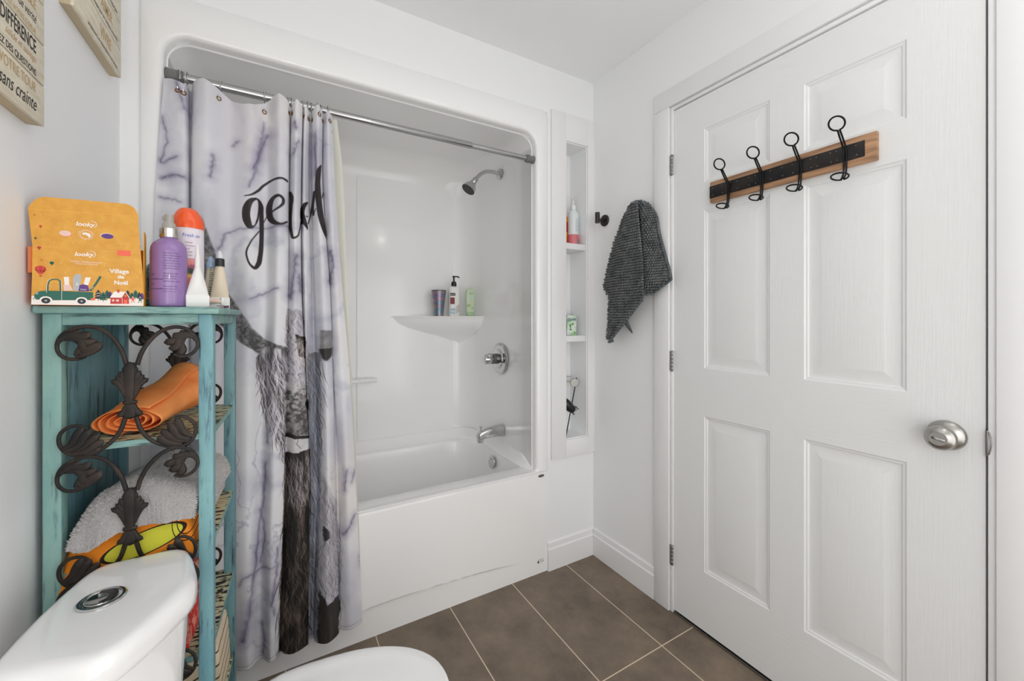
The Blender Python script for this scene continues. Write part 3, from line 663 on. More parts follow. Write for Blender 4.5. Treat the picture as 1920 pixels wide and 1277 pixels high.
m,i,P=polymask(PG['beard'],3,.05); br=(.03+.16*sm(ns[...,0],.35,.75)+.30*sm(fbm(16,3,sx=1.5,sz=.5,seed=51),.52,.78))[...,None]*np.array((1,.85,.78)); blend(m*.97,br)
hairs(i,P,240,[(.42,.35,.31),(.55,.47,.42),(.3,.24,.21)],.09,.5,.03,.006,.55); hairs(i,P,220,[(.02,.015,.015)],.12,1.1,0,.006,.8)
hairs(i,P,240,[(.8,.77,.77),(.55,.5,.5)],.06,.7,.05,.005,.75,(.60,.77)); hairs(i,P,90,[(.62,.56,.52),(.5,.42,.36)],.08,1.3,-.03,.010,.5,(.15,.47))
m,i,P=polymask(PG['face'],3,.08); blend(m*.95,(.30+.50*sm(nf[...,0]*.25+nb[...,0]*.35+fbm(150,3,seed=33)*.40,.34,.66))[...,None]*np.array((1,.98,.98)))
m2,_,_=polymask(PG['facelite'],5); blend(m2*.7,(.84,.82,.83))
g=np.clip((ZZ-.80)/.12,0,1)[:,None]; blend(m*(1-g)*.45,(.16,.14,.14))
m,i,P=polymask(PG['eye'],2); blend(m,(.06,.05,.05)); m,i,P=polymask(PG['noseband'],2,.12); blend(m*.95,(.09,.07,.07))
m,i,P=polymask(PG['muzzle'],3,.15); blend(m,.72+.2*nf*np.array((1,.98,.98))); 
stroke([(.455,.80,.8),(.450,.782,1.2),(.462,.765,.8)],(.3,.28,.28),.8)
m,i,P=polymask(PG['poll'],2); blend(m*.5,(.6,.58,.6)); hairs(i,P,120,dk,.05,.8,.15,.01); hairs(i,P,260,[(.9,.88,.92),(.78,.76,.82)],.07,.75,.18,.012,.9)
m,i,P=polymask(PG['fore'],3,.25); blend(m*.85,(.12,.10,.09)); hairs(i,P,26,[(.9,.86,.84)],.06,.6,-.35,.01,.9); hairs(i,P,26,[(.9,.86,.84)],.06,.6,.4,.01,.9)
m,i,P=polymask(PG['eyeD'],3); blend(m*.8,(.12,.1,.11))
hairs(np.asarray(polymask([478,1012,490,1012,484,700,478,700],2)[1]),None,10,lt,.05,.5,0)
for gl in GL:
    p=np.array(gl,float).reshape(-1,3); p[:,:2]/=1000; stroke(curve([tuple(r) for r in p],max(10,len(p)*6),2),(.165,.135,.145),1,.6)
# hem line
cloth_rgb=np.zeros((NR,NC,3))
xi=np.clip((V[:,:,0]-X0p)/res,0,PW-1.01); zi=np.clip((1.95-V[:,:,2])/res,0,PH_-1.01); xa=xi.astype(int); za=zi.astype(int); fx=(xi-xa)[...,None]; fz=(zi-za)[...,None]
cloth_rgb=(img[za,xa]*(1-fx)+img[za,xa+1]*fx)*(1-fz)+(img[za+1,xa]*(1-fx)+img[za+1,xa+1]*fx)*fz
hem=np.abs(Z-zbot[None,:]-.012)<.0014; cloth_rgb[hem]*=.75
cloth_rgb[(Z-zbot[None,:])<.0015]*=.7
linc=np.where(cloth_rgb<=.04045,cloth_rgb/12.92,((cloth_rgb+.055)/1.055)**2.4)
me=bpy.data.meshes.new('curtain_cloth'); nv=NR*NC; me.vertices.add(nv); me.vertices.foreach_set('co',V.reshape(-1).astype(np.float32))
idx=np.arange(nv).reshape(NR,NC); F=np.stack([idx[:-1,:-1],idx[1:,:-1],idx[1:,1:],idx[:-1,1:]],-1).reshape(-1,4); nf_=len(F)
me.loops.add(nf_*4); me.loops.foreach_set('vertex_index',F.reshape(-1).astype(np.int32)); me.polygons.add(nf_); me.polygons.foreach_set('loop_start',np.arange(0,nf_*4,4,dtype=np.int32)); me.polygons.foreach_set('use_smooth',np.ones(nf_,bool))
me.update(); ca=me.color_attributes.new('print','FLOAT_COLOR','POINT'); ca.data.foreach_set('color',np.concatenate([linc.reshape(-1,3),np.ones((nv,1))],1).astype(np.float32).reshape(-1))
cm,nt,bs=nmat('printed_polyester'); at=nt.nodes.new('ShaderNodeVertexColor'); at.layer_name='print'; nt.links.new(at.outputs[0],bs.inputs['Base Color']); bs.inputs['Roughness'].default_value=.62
tcn=nt.nodes.new('ShaderNodeTexCoord'); wn=nt.nodes.new('ShaderNodeTexNoise'); wn.inputs['Scale'].default_value=26; wn.inputs['Detail'].default_value=3; bpn=nt.nodes.new('ShaderNodeBump'); bpn.inputs['Strength'].default_value=.25; bpn.inputs['Distance'].default_value=.003
nt.links.new(tcn.outputs['Object'],wn.inputs['Vector']); nt.links.new(wn.outputs['Fac'],bpn.inputs['Height']); nt.links.new(bpn.outputs[0],bs.inputs['Normal'])
tr=nt.nodes.new('ShaderNodeBsdfTranslucent'); nt.links.new(at.outputs[0],tr.inputs[0]); mixs=nt.nodes.new('ShaderNodeMixShader'); mixs.inputs[0].default_value=.12
out=[n for n in nt.nodes if n.type=='OUTPUT_MATERIAL'][0]; nt.links.new(bs.outputs[0],mixs.inputs[1]); nt.links.new(tr.outputs[0],mixs.inputs[2]); nt.links.new(mixs.outputs[0],out.inputs[0])
me.materials.append(cm)
ct=thing('shower_curtain','marble print shower curtain with a long-haired horned cow and brush lettering, bunched left','shower curtain',(.36,-.03,1.93))
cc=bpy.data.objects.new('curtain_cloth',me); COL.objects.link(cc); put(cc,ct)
# hooks and grommets
def near_col(x): 
    d=np.abs(V[0,:,0]-x)+np.maximum(0,V[0,:,1]+.02)*.2; return int(np.argmin(d))
hk_m=bpy.data.objects
def hook_mesh(dy,dz):
    b=B(); r=.0017
    pts=[(0,-.017,-.012),(0,-.0185,.002),(0,-.012,.014),(0,0,.0185),(0,.012,.014),(0,.0175,.002),(0,.010,-.016),(0,dy*.5,dz*.65),(0,dy,dz+.006),(0,dy-.003,dz),(0,dy-.006,dz+.006)]
    b.tube(curve(pts,40),r,8); 
    for p in ((0,-.012,.0145),(0,-.004,.0185),(0,.004,.0185),(0,.012,.0145),(0,-.0185,-.012)): b.sphere(p,.0036,n=6)
    b.sphere((0,dy*.55-.003,dz*.68),.0032,n=6)
    return b
lab=['leftmost chrome curtain hook, hanging right beside the grey rod cap','chrome curtain hook second from the left end of the rod','chrome curtain hook at the left end of the sagging curtain span','chrome curtain hook at the right end of the sagging curtain span',
 'first chrome hook of the tight cluster, over the long dark fold','second chrome hook of the cluster, almost touching the first','third chrome hook from the left in the bunched cluster','fourth chrome hook from the left in the bunched cluster','fifth chrome hook in the bunched cluster, from the left','sixth chrome hook in the bunched cluster, from the left','second last chrome hook of the bunched cluster','last chrome hook on the right, at the free curtain edge']
for n,hx_ in enumerate(hookX):
    c=near_col(hx_) if n<6 else min(NC-6,near_col(hx_)); p=V[14,c]; 
    gx_=float(V[0,c,0]); 
    nrm=Vector((0,-1,0)); a=V[14,min(NC-1,c+4)]-V[14,max(0,c-4)]; a=Vector(a).normalized(); nrm=Vector((a.y,-a.x,0)).normalized(); 
    b=B(); rr=[(.0075,-.0012),(.0075,.0012),(.006,.0022),(.0045,.0012),(.0045,-.0012),(.006,-.0022)]
    R=nrm.to_track_quat('Z','Y').to_matrix(); lo=[[Vector(p)+R@Vector((r_*math.cos(2*math.pi*i/18),r_*math.sin(2*math.pi*i/18),z_)) for i in range(18)] for r_,z_ in rr+[rr[0]]]
    b.loft(lo,False,False); g_=put(recalc(b).build('grommet',brass),ct)
    dy=float(p[1])-ry; dz=float(p[2])-rz+.002
    h=hook_mesh(dy-.002,dz).build('curtain_hook',chrome); h.location=(gx_,ry,rz); tag(h,lab[n],'curtain hook','curtain hooks along the shower rod')
# liner
lz=[p[1]/1000 for p in LN]; lx=[p[0]/1000 for p in LN]
b=B(); nL,nZ=60,70
top=1.917
rows=[]
for j in range(nZ):
    z=top-(top-.085)*j/(nZ-1); xr=float(np.interp(-z,[-v for v in lz],lx)); xl=xr-.20
    row=[]
    for i in range(nL):
        s=i/(nL-1); x=xl+(xr-xl)*s; y=-.004+.005*math.sin(s*22+z*1.2)*(1-.3*s); y=y if z>.55 else min(y,-.004); y-=.0025
        if z>.6: y+=.012*min(1,(z-.6)/.3)
        row.append(b.bm.verts.new((x,y,z)))
    rows.append(row)
for a,c in zip(rows[:-1],rows[1:]):
    for i in range(nL-1): b.face([a[i],a[i+1],c[i+1],c[i]])
lm,nt,bs=nmat('liner_vinyl'); bs.inputs['Base Color'].default_value=S(226,226,214); bs.inputs['Roughness'].default_value=.35
tr=nt.nodes.new('ShaderNodeBsdfTranslucent'); tr.inputs[0].default_value=S(228,228,216); mixs=nt.nodes.new('ShaderNodeMixShader'); mixs.inputs[0].default_value=.3
out=[n for n in nt.nodes if n.type=='OUTPUT_MATERIAL'][0]; nt.links.new(bs.outputs[0],mixs.inputs[1]); nt.links.new(tr.outputs[0],mixs.inputs[2]); nt.links.new(mixs.outputs[0],out.inputs[0])
lo_=b.build('curtain_liner',lm); tag(lo_,'pale greenish cream liner showing past the free edge of the printed curtain','curtain liner')
# ================================================================ TEAL SHELF UNIT with wrought iron scrolls
SO=(.012,-.489,0); SA=math.radians(-3)
sh=thing('shelf_unit','narrow distressed teal wooden shelf unit with black iron scrolls in the left corner','shelf',SO,SA)
def lput(o,root): o.parent=root; return o
SW,SD=.261,.337; PWd=.026
SM=Matrix.Translation(SO)@Matrix.Rotation(SA,4,'Z')
b=B(); b.box(-.009,SW+.012,-.012,SD+.004,1.209,1.224,.004); lput(b.build('top_board',tealh),sh)
for x,y in ((0,0),(SW-PWd,0),(0,SD-PWd),(SW-PWd,SD-PWd)):
    b=B(); b.box(x,x+PWd,y,y+PWd,0,1.209,.002); lput(b.build('post',tealw if y else (tealb if x else teal)),sh)
for x0,x1,y0,y1 in ((PWd,SW-PWd,.002,.018),(PWd,SW-PWd,SD-.018,SD-.002),(SW-.020,SW-.004,PWd,SD-PWd)):
    b=B(); b.box(x0,x1,y0,y1,1.187,1.209,.001); lput(b.build('rail',tealh),sh)
b=B(); b.box(.006,.014,PWd,SD-PWd,.10,1.209,.001); lput(b.build('side_panel',tealw),sh)
SHZ=(.955,.713,.483,.245)
for z in SHZ:
    b=B(); b.use(0); b.box(.014,SW-.004,.003,SD-.003,z-.0135,z-.0005,.001); b.use(1); b.poly([(.0145,.0035,z),(SW-.0045,.0035,z),(SW-.0045,SD-.0035,z),(.0145,SD-.0035,z)])
    lput(b.build('shelf_board',[tealh,spot],smooth=False),sh)
def lobe(b,pts,w0,w1,th=.0032,n=8):
    c=curve(pts,12,2); m=len(c); rs=[]
    for i in range(m):
        t=i/(m-1); rs.append(w0+(w1-w0)*math.sin(min(1,t*1.25)*math.pi*.5) if t<.8 else w1*math.sqrt(max(.02,1-((t-.8)/.2)**2)))
    P=[Vector((x,y,z)) for x,z,y in [(q[0],q[1],q[2]) for q in c]]
    b.tube(P,rs,n,flat=th/max(w1,1e-4),ref=(0,1,0))
def scroll(zc,y0,mirrorx=False,s=1.0,name='iron_scroll'):
    # coordinates measured in the plane of the unit's face (mm), bay centre at (129,1062)
    A={'TL':[(121.7,1108),(115.7,1133),(103.9,1158),(87.3,1177),(66.2,1184.3),(45.6,1180),(30.1,1168.5),(23.5,1150),(26.2,1134),(36.3,1124),(50,1122.5),(63,1127)],
       'TR':[(138,1107),(145,1132),(159,1157),(177,1175),(199,1182.3),(220,1176),(233.5,1158),(234.3,1138),(224,1125),(209,1121),(196,1126)],
       'BL':[(121,1006),(110.6,974),(90.6,950),(61.4,936.6),(37.8,944.5),(26.2,965.5),(28.5,984),(41,994.7),(58,993),(66,986)],
       'BR':[(136.3,1004),(145,974),(159,954),(181,939.3),(203,933.8),(224,943),(232.4,963),(226,985),(209,996),(197,993)]}
    Lf={'TL':((54,1174,30,1160),[(86,1156),(78,1169),(52,1176)],(52,1125)),}
    cx,cz=129.,1062.
    def T(x,z,d=0): 
        x=(x-cx); x=-x if mirrorx else x
        return (.129 + x*s/1000, zc+(z-cz)*s/1000, y0+d)
    root=B()
    for k,pp in A.items():
        c=curve(pp,34,2); b=root; pts=[]
        for x,z in c: q=T(x,z); pts.append(Vector((q[0],q[2],q[1])))
        n=len(pts); rs=[.0042*(1-.25*i/n) for i in range(n)]
        b.tube(pts,rs,8,ref=(0,1,0),flat=.7)
    root.tube([(lambda v:(v[0],v[2],v[1]))(T(129.5,zz)) for zz in (1112,1080,1040,1001)],[.0088,.005,.005,.0095],10,ref=(0,1,0),flat=.4)
    o=lput(root.build(name,iron),sh)
    # acanthus leaves inside every curl: five ribs fanning out from the curl's outer end
    fans={'TL':[[(24,1152),(35,1168),(50,1170),(56,1178)],[(26,1158),(44,1168),(62,1166),(72,1174)],[(30,1160),(50,1164),(68,1154),(79,1160)],[(38,1161),(56,1158),(62,1140),(88,1154)],[(45,1161),(58,1150),(54,1130),(70,1136)],[(50,1126),(60,1130),(76,1140),(87,1153)]],
          'TR':[[(234,1152),(226,1166),(212,1168),(208,1176)],[(230,1160),(214,1167),(202,1164),(196,1170)],[(226,1162),(208,1164),(196,1154),(180,1150)],[(222,1163),(206,1158),(202,1142),(188,1138)],[(216,1162),(208,1150),(210,1132),(200,1126)]],
          'BL':[[(30,952),(44,962),(52,978),(60,992)],[(34,949),(54,958),(62,974),(72,988)],[(38,946),(60,952),(72,966),(84,978)],[(44,943),(66,946),(78,956),(90,963)],[(50,941),(64,941),(76,944),(84,952)]],
          'BR':[[(228,952),(214,962),(206,978),(200,994)],[(224,948),(204,956),(196,972),(188,986)],[(218,944),(198,950),(186,962),(176,974)],[(210,940),(192,943),(180,950),(172,962)]]}
    for k,ff in fans.items():
        b=B()
        for i,f in enumerate(ff):
            pts=[T(x,z,-.002-.0016*(i%2)) for x,z in f]; lobe(b,pts,.0030*s,.0076*s,.0032)
        o2=lput(b.build('scroll_leaf',iron),o)
    b=B()
    # central sheaf: crown, side leaves, ring and flared foot
    for sg in (-1,1):
        for tip,mid,bt in (((104,1079),(114,1072),(124,1042)),((110,1087),(117,1078),(125,1046)),((115,1096),(120,1084),(126,1050)),((121,1106),(124,1092),(127.5,1052))):
            f=[bt,((bt[0]+mid[0])/2+.5,(bt[1]+mid[1])/2+2),mid,tip]
            f=[(128.6+sg*abs(128.6-x)*1.15,z) for x,z in f]; lobe(b,[T(x,z,-.005) for x,z in f],.0035*s,.0060*s,.0042)
        lobe(b,[T(x,z,-.004) for x,z in ((128.6+sg*1,1036),(128.6+sg*6,1024),(128.6+sg*12,1012),(128.6+sg*20,1008))],.004*s,.0058*s,.004)
    lobe(b,[T(x,z,-.006) for x,z in ((128.6,1036),(128.6,1060),(128.6,1090),(128.6,1114))],.007*s,.011*s,.0055)
    lobe(b,[T(x,z,-.004) for x,z in ((128.6,1036),(128.6,1026),(128.6,1012),(128.6,1000))],.008*s,.011*s,.005)
    b.tube([ (lambda q:(q[0],q[2],q[1]))(T(x,1034,-.004)) for x in (118,123,128.6,134,139)],[.0035,.0052,.0056,.0052,.0035],10)
    lput(b.build('scroll_sheaf',iron),o)
    return o
for zc in (1.062,.812,.575): scroll(zc,-.009)
for zc in (1.075,.842,.612): scroll(zc,SD-.004,True,.93)

def W_(x,y,z): return SM@Vector((x,y,z))
ZT=1.2245
# ---------------- gift box
bxo=(.012,-.520,ZT); bxa=math.atan2(.02,.151)
box=thing('gift_box','open golden cardboard gift box printed with a truck and snowy village, atop the teal unit','box',bxo,bxa)
orange=mat('box_gold',(216,156,56),.5,var=(60,(213,151,50),(224,164,62)))
gold2=mat('box_side',(238,170,30),.5); orangeA=mat('box_inside_orange',(214,120,62),.6)
cw=mat('print_white',(240,232,226),.5); cg=mat('print_green',(30,98,82),.5); cr=mat('print_red',(196,52,46),.5); cp=mat('print_purple',(92,52,128),.5); cpk=mat('print_pink',(232,196,184),.5)
cgr=mat('print_grey',(176,178,182),.5); ck=mat('print_black',(34,40,44),.5); ccor=mat('print_coral',(240,104,76),.5); cyel=mat('print_amber',(214,140,40),.5); cblu=mat('print_blue',(120,170,190),.5)
k=.001
BH=.1185
b=B(); b.box(0,.147,.0008,.048,0,.0008); b.box(-.0008,0,.0,.048,0,.108); b.box(.0,.147,.0475,.0483,0,BH)
b.box(-.0075,-.0005,.004,.044,.058,.105); lput(b.build('carton',[orangeA],smooth=False),box)
b=B(); b.box(.147,.1478,.0,.048,0,.150); b.poly([(.1478,0,.15),(.1478,.03,.153),(.1478,.048,.148),(.147,.048,.148),(.147,.03,.153),(.147,0,.15)])
lput(b.build('side_flap',[gold2],smooth=False),box)
out=[(-2.5,.3),(147.2,.3),(146.5,60),(142.3,122),(139.6,171),(140.1,180)]+[(139.5,183),(137,190),(133.8,196),(128,200.5),(121,202.5)]+[(60,199.5),(13,196.5),(7,194),(2,189),(-3,181),(-5.4,176)]+[(-6,171),(-3.5,140),(-.9,106),(-1.2,60)]
b=B(); b.loft([[(x*k,d,z*k) for x,z in out] for d in (0,-.0009)]); lput(recalc(b).build('front_panel',orange,smooth=False),box)
b=B(); b.box(-.006,.140,-.0012,-.0008,0,.0005,M=Matrix.Translation((0,0,.1715))@Matrix.Rotation(-math.atan2(.0086,.1454),4,'Y')); b.box(-.001,.1435,-.00115,-.0008,.106,.1063)
lput(b.build('fold_line',mat('fold_shade',(240,190,96),.5),smooth=False),box)
art=B(); mats_=[cw,cg,cr,cp,cpk,cgr,ck,ccor,cyel,cblu]
WH,GR,RD,PU,PK,GY,BK,CO,YE,BL=range(10); lay=[0]
def pg(mi,pts,l=1): art.use(mi).poly([(x*k,-.00095-.00012*l,(z-1224.5)*k) for x,z in pts])
def el(mi,cx,cz,rx,rz,l=1,n=24,a0=0,a1=360,rot=0):
    pts=[]
    for i in range(n): a=math.radians(a0+(a1-a0)*i/(n if a1-a0==360 else n-1)); x,z=rx*math.cos(a),rz*math.sin(a); r=math.radians(rot); pts.append((cx+x*math.cos(r)-z*math.sin(r),cz+x*math.sin(r)+z*math.cos(r)))
    pg(mi,pts,l)
def line(mi,pts,w,l=1):
    for (xa,za),(xb,zb) in zip(pts[:-1],pts[1:]):
        d=math.hypot(xb-xa,zb-za)+1e-9; nx_,nz_=-(zb-za)/d*w/2,(xb-xa)/d*w/2
        pg(mi,[(xa+nx_,za+nz_),(xb+nx_,zb+nz_),(xb-nx_,zb-nz_),(xa-nx_,za-nz_)],l)
def tx(mi,t,x,z,size,shear=0,al='LEFT',off=0,l=2,rot=0,sx=1):
    art.use(mi); M=Matrix.Translation((x*k,-.00095-.00012*l,(z-1224.5)*k))@Matrix.Rotation(math.pi/2,4,'X')@Matrix.Rotation(math.radians(rot),4,'Z'); art.text(t,size*k,M,al,shear=shear,sxy=(sx,1),off=off*k)
# snow ground, flurries
pg(WH,[(-2.3,1225),(147,1225),(147,1240),(146.8,1244.5),(120,1240),(90,1237),(60,1239),(30,1240),(-1.7,1240.5)],0)
for i in range(130):
    x,z=rng.uniform(0,139),rng.uniform(1252,1392); el(WH,x,z,.42,.42,0,6)
for z,x in ((1374.5,52.5),(1317.5,51)): 
    tx(WH,'looky',x,z,10.5,.25,off=.25,rot=1.5,sx=1.05)
    P=[(x+20+7.5*math.cos(a)*1.1,z+5+6.5*math.sin(a)) for a in np.linspace(-1.0,1.5,12)]; line(WH,P,.8,2)
el(PK,39.5,1358,7.7,5.3,2); el(CO,40,1357.4,7.9,5.4,1)
el(PU,95.3,1359.5,8.6,5,3); el(WH,94.8,1360,9,5.4,2)
for a0 in np.linspace(0,2*math.pi,20)[:-1]: line(WH,[(66.8+8.4*math.cos(a0),1359+8*math.sin(a0)),(66.8+8.4*math.cos(a0+.33),1359+8*math.sin(a0+.33))],.55,2); line(WH,[(66.8+9.8*math.cos(a0),1359+9.2*math.sin(a0)),(66.8+10.6*math.cos(a0+.1),1359+10*math.sin(a0+.1))],.6,2)
pg(WH,[(60.5,1360),(65,1363),(71,1362),(73.2,1357),(70,1353),(69,1357),(66,1359),(63,1358)],2); line(WH,[(61.5,1363),(72,1354)],.7,3)
pg(CO,[(109.2,1334),(128.5,1334.3),(128.5,1323.4),(109.2,1323.4)],2)
tx(WH,'COFFRET VERNIS SANS LIMITE',67,1305.6,3.6,al='CENTER',sx=.86); tx(WH,'LIMITLESS NAIL POLISH SET',67,1301.8,3.0,al='CENTER',sx=.85)
tx(WH,'Village',98.5,1288.6,11.5,off=.32,sx=.92,rot=1); tx(WH,'de',109.5,1278.6,9.5,off=.32); tx(WH,'Noël',104.5,1266.5,11,off=.32,sx=.9)
# truck
pg(GR,[(1.2,1235),(1.4,1243),(4,1247),(9,1249.5),(16.5,1250.5),(34,1250.8),(75.9,1250),(75.9,1235.2),(66,1234.5),(20,1233.2),(4,1234)],2)
line(GR,[(17.4,1250),(18,1262),(19.5,1268.5),(23,1271.5),(30,1271.8),(33,1269),(33.4,1251)],2.0,2); line(WH,[(16.2,1247),(16.6,1262),(18.4,1269.5),(22,1273)],.5,3); line(WH,[(34.6,1269),(35,1251),(34.8,1234)],.55,3)
for cx in (15.4,60.6): el(WH,cx,1233,8,7.2,3,20,0,180); el(BK,cx,1232.4,5.6,5.2,4); el(GY,cx,1232.4,1.7,1.6,5)
el(BL,4.6,1245,1.6,2.2,3,14,rot=-20); pg(GY,[(-.5,1237),(3,1237.4),(3,1234.6),(-.5,1234.4)],3); pg(CO,[(73,1238.5),(78.5,1238.7),(78.5,1234.6),(73,1234.4)],3)
pg(WH,[(37.4,1276.9),(44.1,1277.3),(44.6,1262),(38.6,1262)],1); pg(PK,[(37,1262),(46,1262.5),(49.1,1252.4),(38,1251.1)],1)
pg(GY,[(49.1,1276),(51,1280.5),(55,1283.5),(59.8,1282.6),(60.3,1278),(57.8,1252),(49.7,1252)],1); tx(WH,'b',53,1262,8,l=2)
pg(WH,[(65.6,1277.8),(73,1278.2),(69.2,1263.3),(62.8,1263.0)],1); pg(PU,[(57.8,1262.8),(63,1264.6),(69.2,1262.4),(70.8,1251.5),(56.2,1250.9)],2); tx(WH,'looky',58.6,1253.5,3.6,.2,l=3)
line(GR,[(72,1252.5),(79,1265),(85,1278.5)],3.4,1); el(GR,85.2,1279.2,1.9,2.2,1,12); tx(WH,'looky',73.6,1255,3.0,.2,l=3,rot=60)
# house and trees
def tree(cx,z0,h,mi):
    for i in range(3): w=h*.22*(1+.35*(2-i)/2); zz=z0+h*.18+i*h*.24; pg(mi,[(cx-w,zz),(cx+w,zz),(cx,zz+h*.42)],2)
    line(BK,[(cx,z0),(cx,z0+h*.2)],.7,2)
for cx,z0,h,mi in ((82.8,1234,20,BK),(89.5,1232,18,GR),(95,1236,18,GR),(99,1238,14,PU),(124,1238,17,BK),(130,1236,15,GR),(135.5,1238,18,GR),(141,1238,14,BK),(145,1236,15,PU)): tree(cx,z0,h,mi)
for z in (1243,1248): line(WH,[(80.5,z),(85,z+.6)],.9,3)
pg(RD,[(99.3,1228.3),(100,1241),(119,1241.5),(125.8,1241),(126,1228.9)],3); pg(RD,[(116,1241),(121.5,1251.5),(126.4,1241)],3); pg(WH,[(98.8,1240.5),(104.8,1252.6),(120.6,1252.8),(115.6,1240.8)],4); line(WH,[(121,1252.3),(126.8,1240.2)],1,4); pg(RD,[(109.3,1256.5),(112.2,1256.5),(112.2,1250.5),(109.3,1250.5)],5)
pg(PK,[(102,1237),(105,1237),(105,1233),(102,1233)],4); pg(PK,[(107.5,1237),(111.5,1237),(111.5,1233),(107.5,1233)],4); line(WH,[(116.2,1228.6),(116.2,1240)],.6,5); pg(CO,[(118.5,1236.5),(123.5,1236.5),(123.5,1229),(118.5,1229)],4); el(YE,121,1244.5,1.6,1.7,5,12)
for cx,mi in ((131.6,CO),(142.3,GR)):
    el(PK,cx,1242.5,1.1,1.2,4,10); pg(mi,[(cx-1.6,1241.5),(cx+1.6,1241.5),(cx+2,1235.5),(cx-2,1235.5)],4)
    for a in (-1,1): line(mi,[(cx+a*1,1240.5),(cx+a*4,1239)],.8,4); line(mi,[(cx+a*.8,1236),(cx+a*2.6,1231)],.9,4)
def balloon(cx,cz,r,mi,l=1):
    el(mi,cx,cz,r,r*.85,l,20); pg(mi,[(cx-r*.95,cz-r*.25),(cx+r*.95,cz-r*.25),(cx+r*.3,cz-r*1.35),(cx-r*.3,cz-r*1.35)],l); pg(mi,[(cx-r*.25,cz-r*1.6),(cx+r*.25,cz-r*1.6),(cx+r*.2,cz-r*1.95),(cx-r*.2,cz-r*1.95)],l)
    if r>4:
        for q in (-.4,.4): line(CO,[(cx+q*r*.2,cz-r*1.3),(cx+q*r*1.2,cz),(cx+q*r*.9,cz+r*.7)],.45,l+1)
for a in ((8.9,1289.5,7.0,RD),(22.6,1302,2.9,GR),(7.2,1328.5,2.6,RD),(8.9,1367,2.0,RD),(2.8,1345,1.7,GR),(10.1,1306.8,2.2,YE),(1.5,1387,1.9,YE)): balloon(*a)
lput(art.build('printed_artwork',mats_,smooth=False),box)

# ---------------- bottles on top of the unit
def bottle(name,label,cat,x,y,z=ZT): return thing(name,label,cat,(x,y,z))
t=bottle('spray_bottle','purple bottle with silver collar and clear mist pump, front of the aerosol can','bottle',.190,-.455)
purple=mat('purple_plastic',(148,116,172),.22,coat=.4); silver=mat('silver_collar',(215,212,205),.18,1); clear=mat('clear_plastic',(205,200,192),.15,trans=.45)
b=B(); b.lathe([(.027,0),(.0305,.002),(.0315,.006),(.0315,.118),(.0305,.128),(.026,.138),(.018,.1445),(.0150,.147),(.0150,.150)],(0,0,0),n=48); lput(recalc(b).build('body',purple),t)
b=B(); b.lathe([(.0165,.149),(.0168,.1495),(.0168,.168),(.0155,.1695)],(0,0,0),n=36); lput(recalc(b).build('collar',silver),t)
b=B(); b.lathe([(.0125,.169),(.0130,.170),(.0118,.178),(.0085,.184),(.0085,.196),(.0075,.1985),(.003,.199)],(0,0,0),n=28); b.box(-.012,.0,-.004,.004,.186,.195,.002); lput(recalc(b).build('pump',clear),t)
def wraptext(b,lines,r,a0,z0,size,dz,dirn=1,sx=1):
    # text set around an upright cylinder; a0 = angle of the text's left end
    for i,l in enumerate(lines):
        bb=B(); bb.text(l,size,Matrix.Identity(4),sxy=(sx,1)); 
        for v in bb.bm.verts:
            a=a0+v.co.x/r; v.co=Vector((r*math.cos(a),r*math.sin(a),z0-i*dz+v.co.y))
        b.merge(bb.bm)
tiny=['Directions  Mode','Spray onto damp hair','from roots to ends','comb through style','as usual do not rinse','keep out of eyes and','away from children','','Ingredients water','glycerin parfum','panthenol citric','acid disodium edta','','store below 40 c','made with care','240 ml  8 fl oz']
pdk=mat('purple_ink',(70,42,92),.5)
b=B(); wraptext(b,tiny,.0317,math.radians(262),.112,.0040,.0054,sx=.9); wraptext(b,['rose','conditioner','soft','curls mode'],.0317,math.radians(214),.066,.0058,.010)
lput(b.build('label_print',pdk,smooth=False),t)
t=bottle('aerosol_can','tall white aerosol can with bright orange domed cap and sunset picture','spray can',.214,-.395)
capo=mat('orange_cap',(240,88,28),.15,coat=.5); canw=mat('can_white',(226,218,226),.25)
b=B(); b.lathe([(.027,0),(.0285,.002),(.0295,.004),(.0295,.182),(.028,.186)],(0,0,0),n=44); lput(recalc(b).build('can',canw),t)
b=B(); lo=[]
for r,z in ((.0305,.181),(.0305,.196),(.0295,.206),(.026,.216),(.0215,.224),(.017,.2285),(.009,.2305),(.0005,.231)): lo.append([(r*math.cos(2*math.pi*i/40)*(1-.12*(z-.196>0)*(z-.196)/.03),r*math.sin(2*math.pi*i/40),z-.10*(r*math.cos(2*math.pi*i/40+.9)>0)*r*math.cos(2*math.pi*i/40+.9)*(1 if z>.2 else 0)) for i in range(40)])
b.loft(lo); lput(recalc(b).build('cap',capo),t)
sun,nt,bs=nmat('sunset_label'); N=nt.nodes; tc=N.new('ShaderNodeTexCoord'); sx=N.new('ShaderNodeSeparateXYZ'); nt.links.new(tc.outputs['Object'],sx.inputs[0]); r=N.new('ShaderNodeValToRGB')
mr=N.new('ShaderNodeMapRange'); mr.inputs[1].default_value=0; mr.inputs[2].default_value=.112; nt.links.new(sx.outputs[2],mr.inputs[0]); nt.links.new(mr.outputs[0],r.inputs[0])
els=r.color_ramp.elements; els[0].position=0; els[0].color=S(196,40,44); els[1].position=1; els[1].color=S(220,150,150)
for p,c in ((.22,(214,50,40)),(.30,(236,150,50)),(.46,(240,140,60)),(.50,(226,70,50)),(.60,(236,110,60)),(.64,(244,190,70)),(.70,(30,24,26)),(.80,(36,26,28)),(.82,(230,110,100))): e=els.new(p); e.color=S(*c)
nt.links.new(r.outputs[0],bs.inputs['Base Color']); bs.inputs['Roughness'].default_value=.3
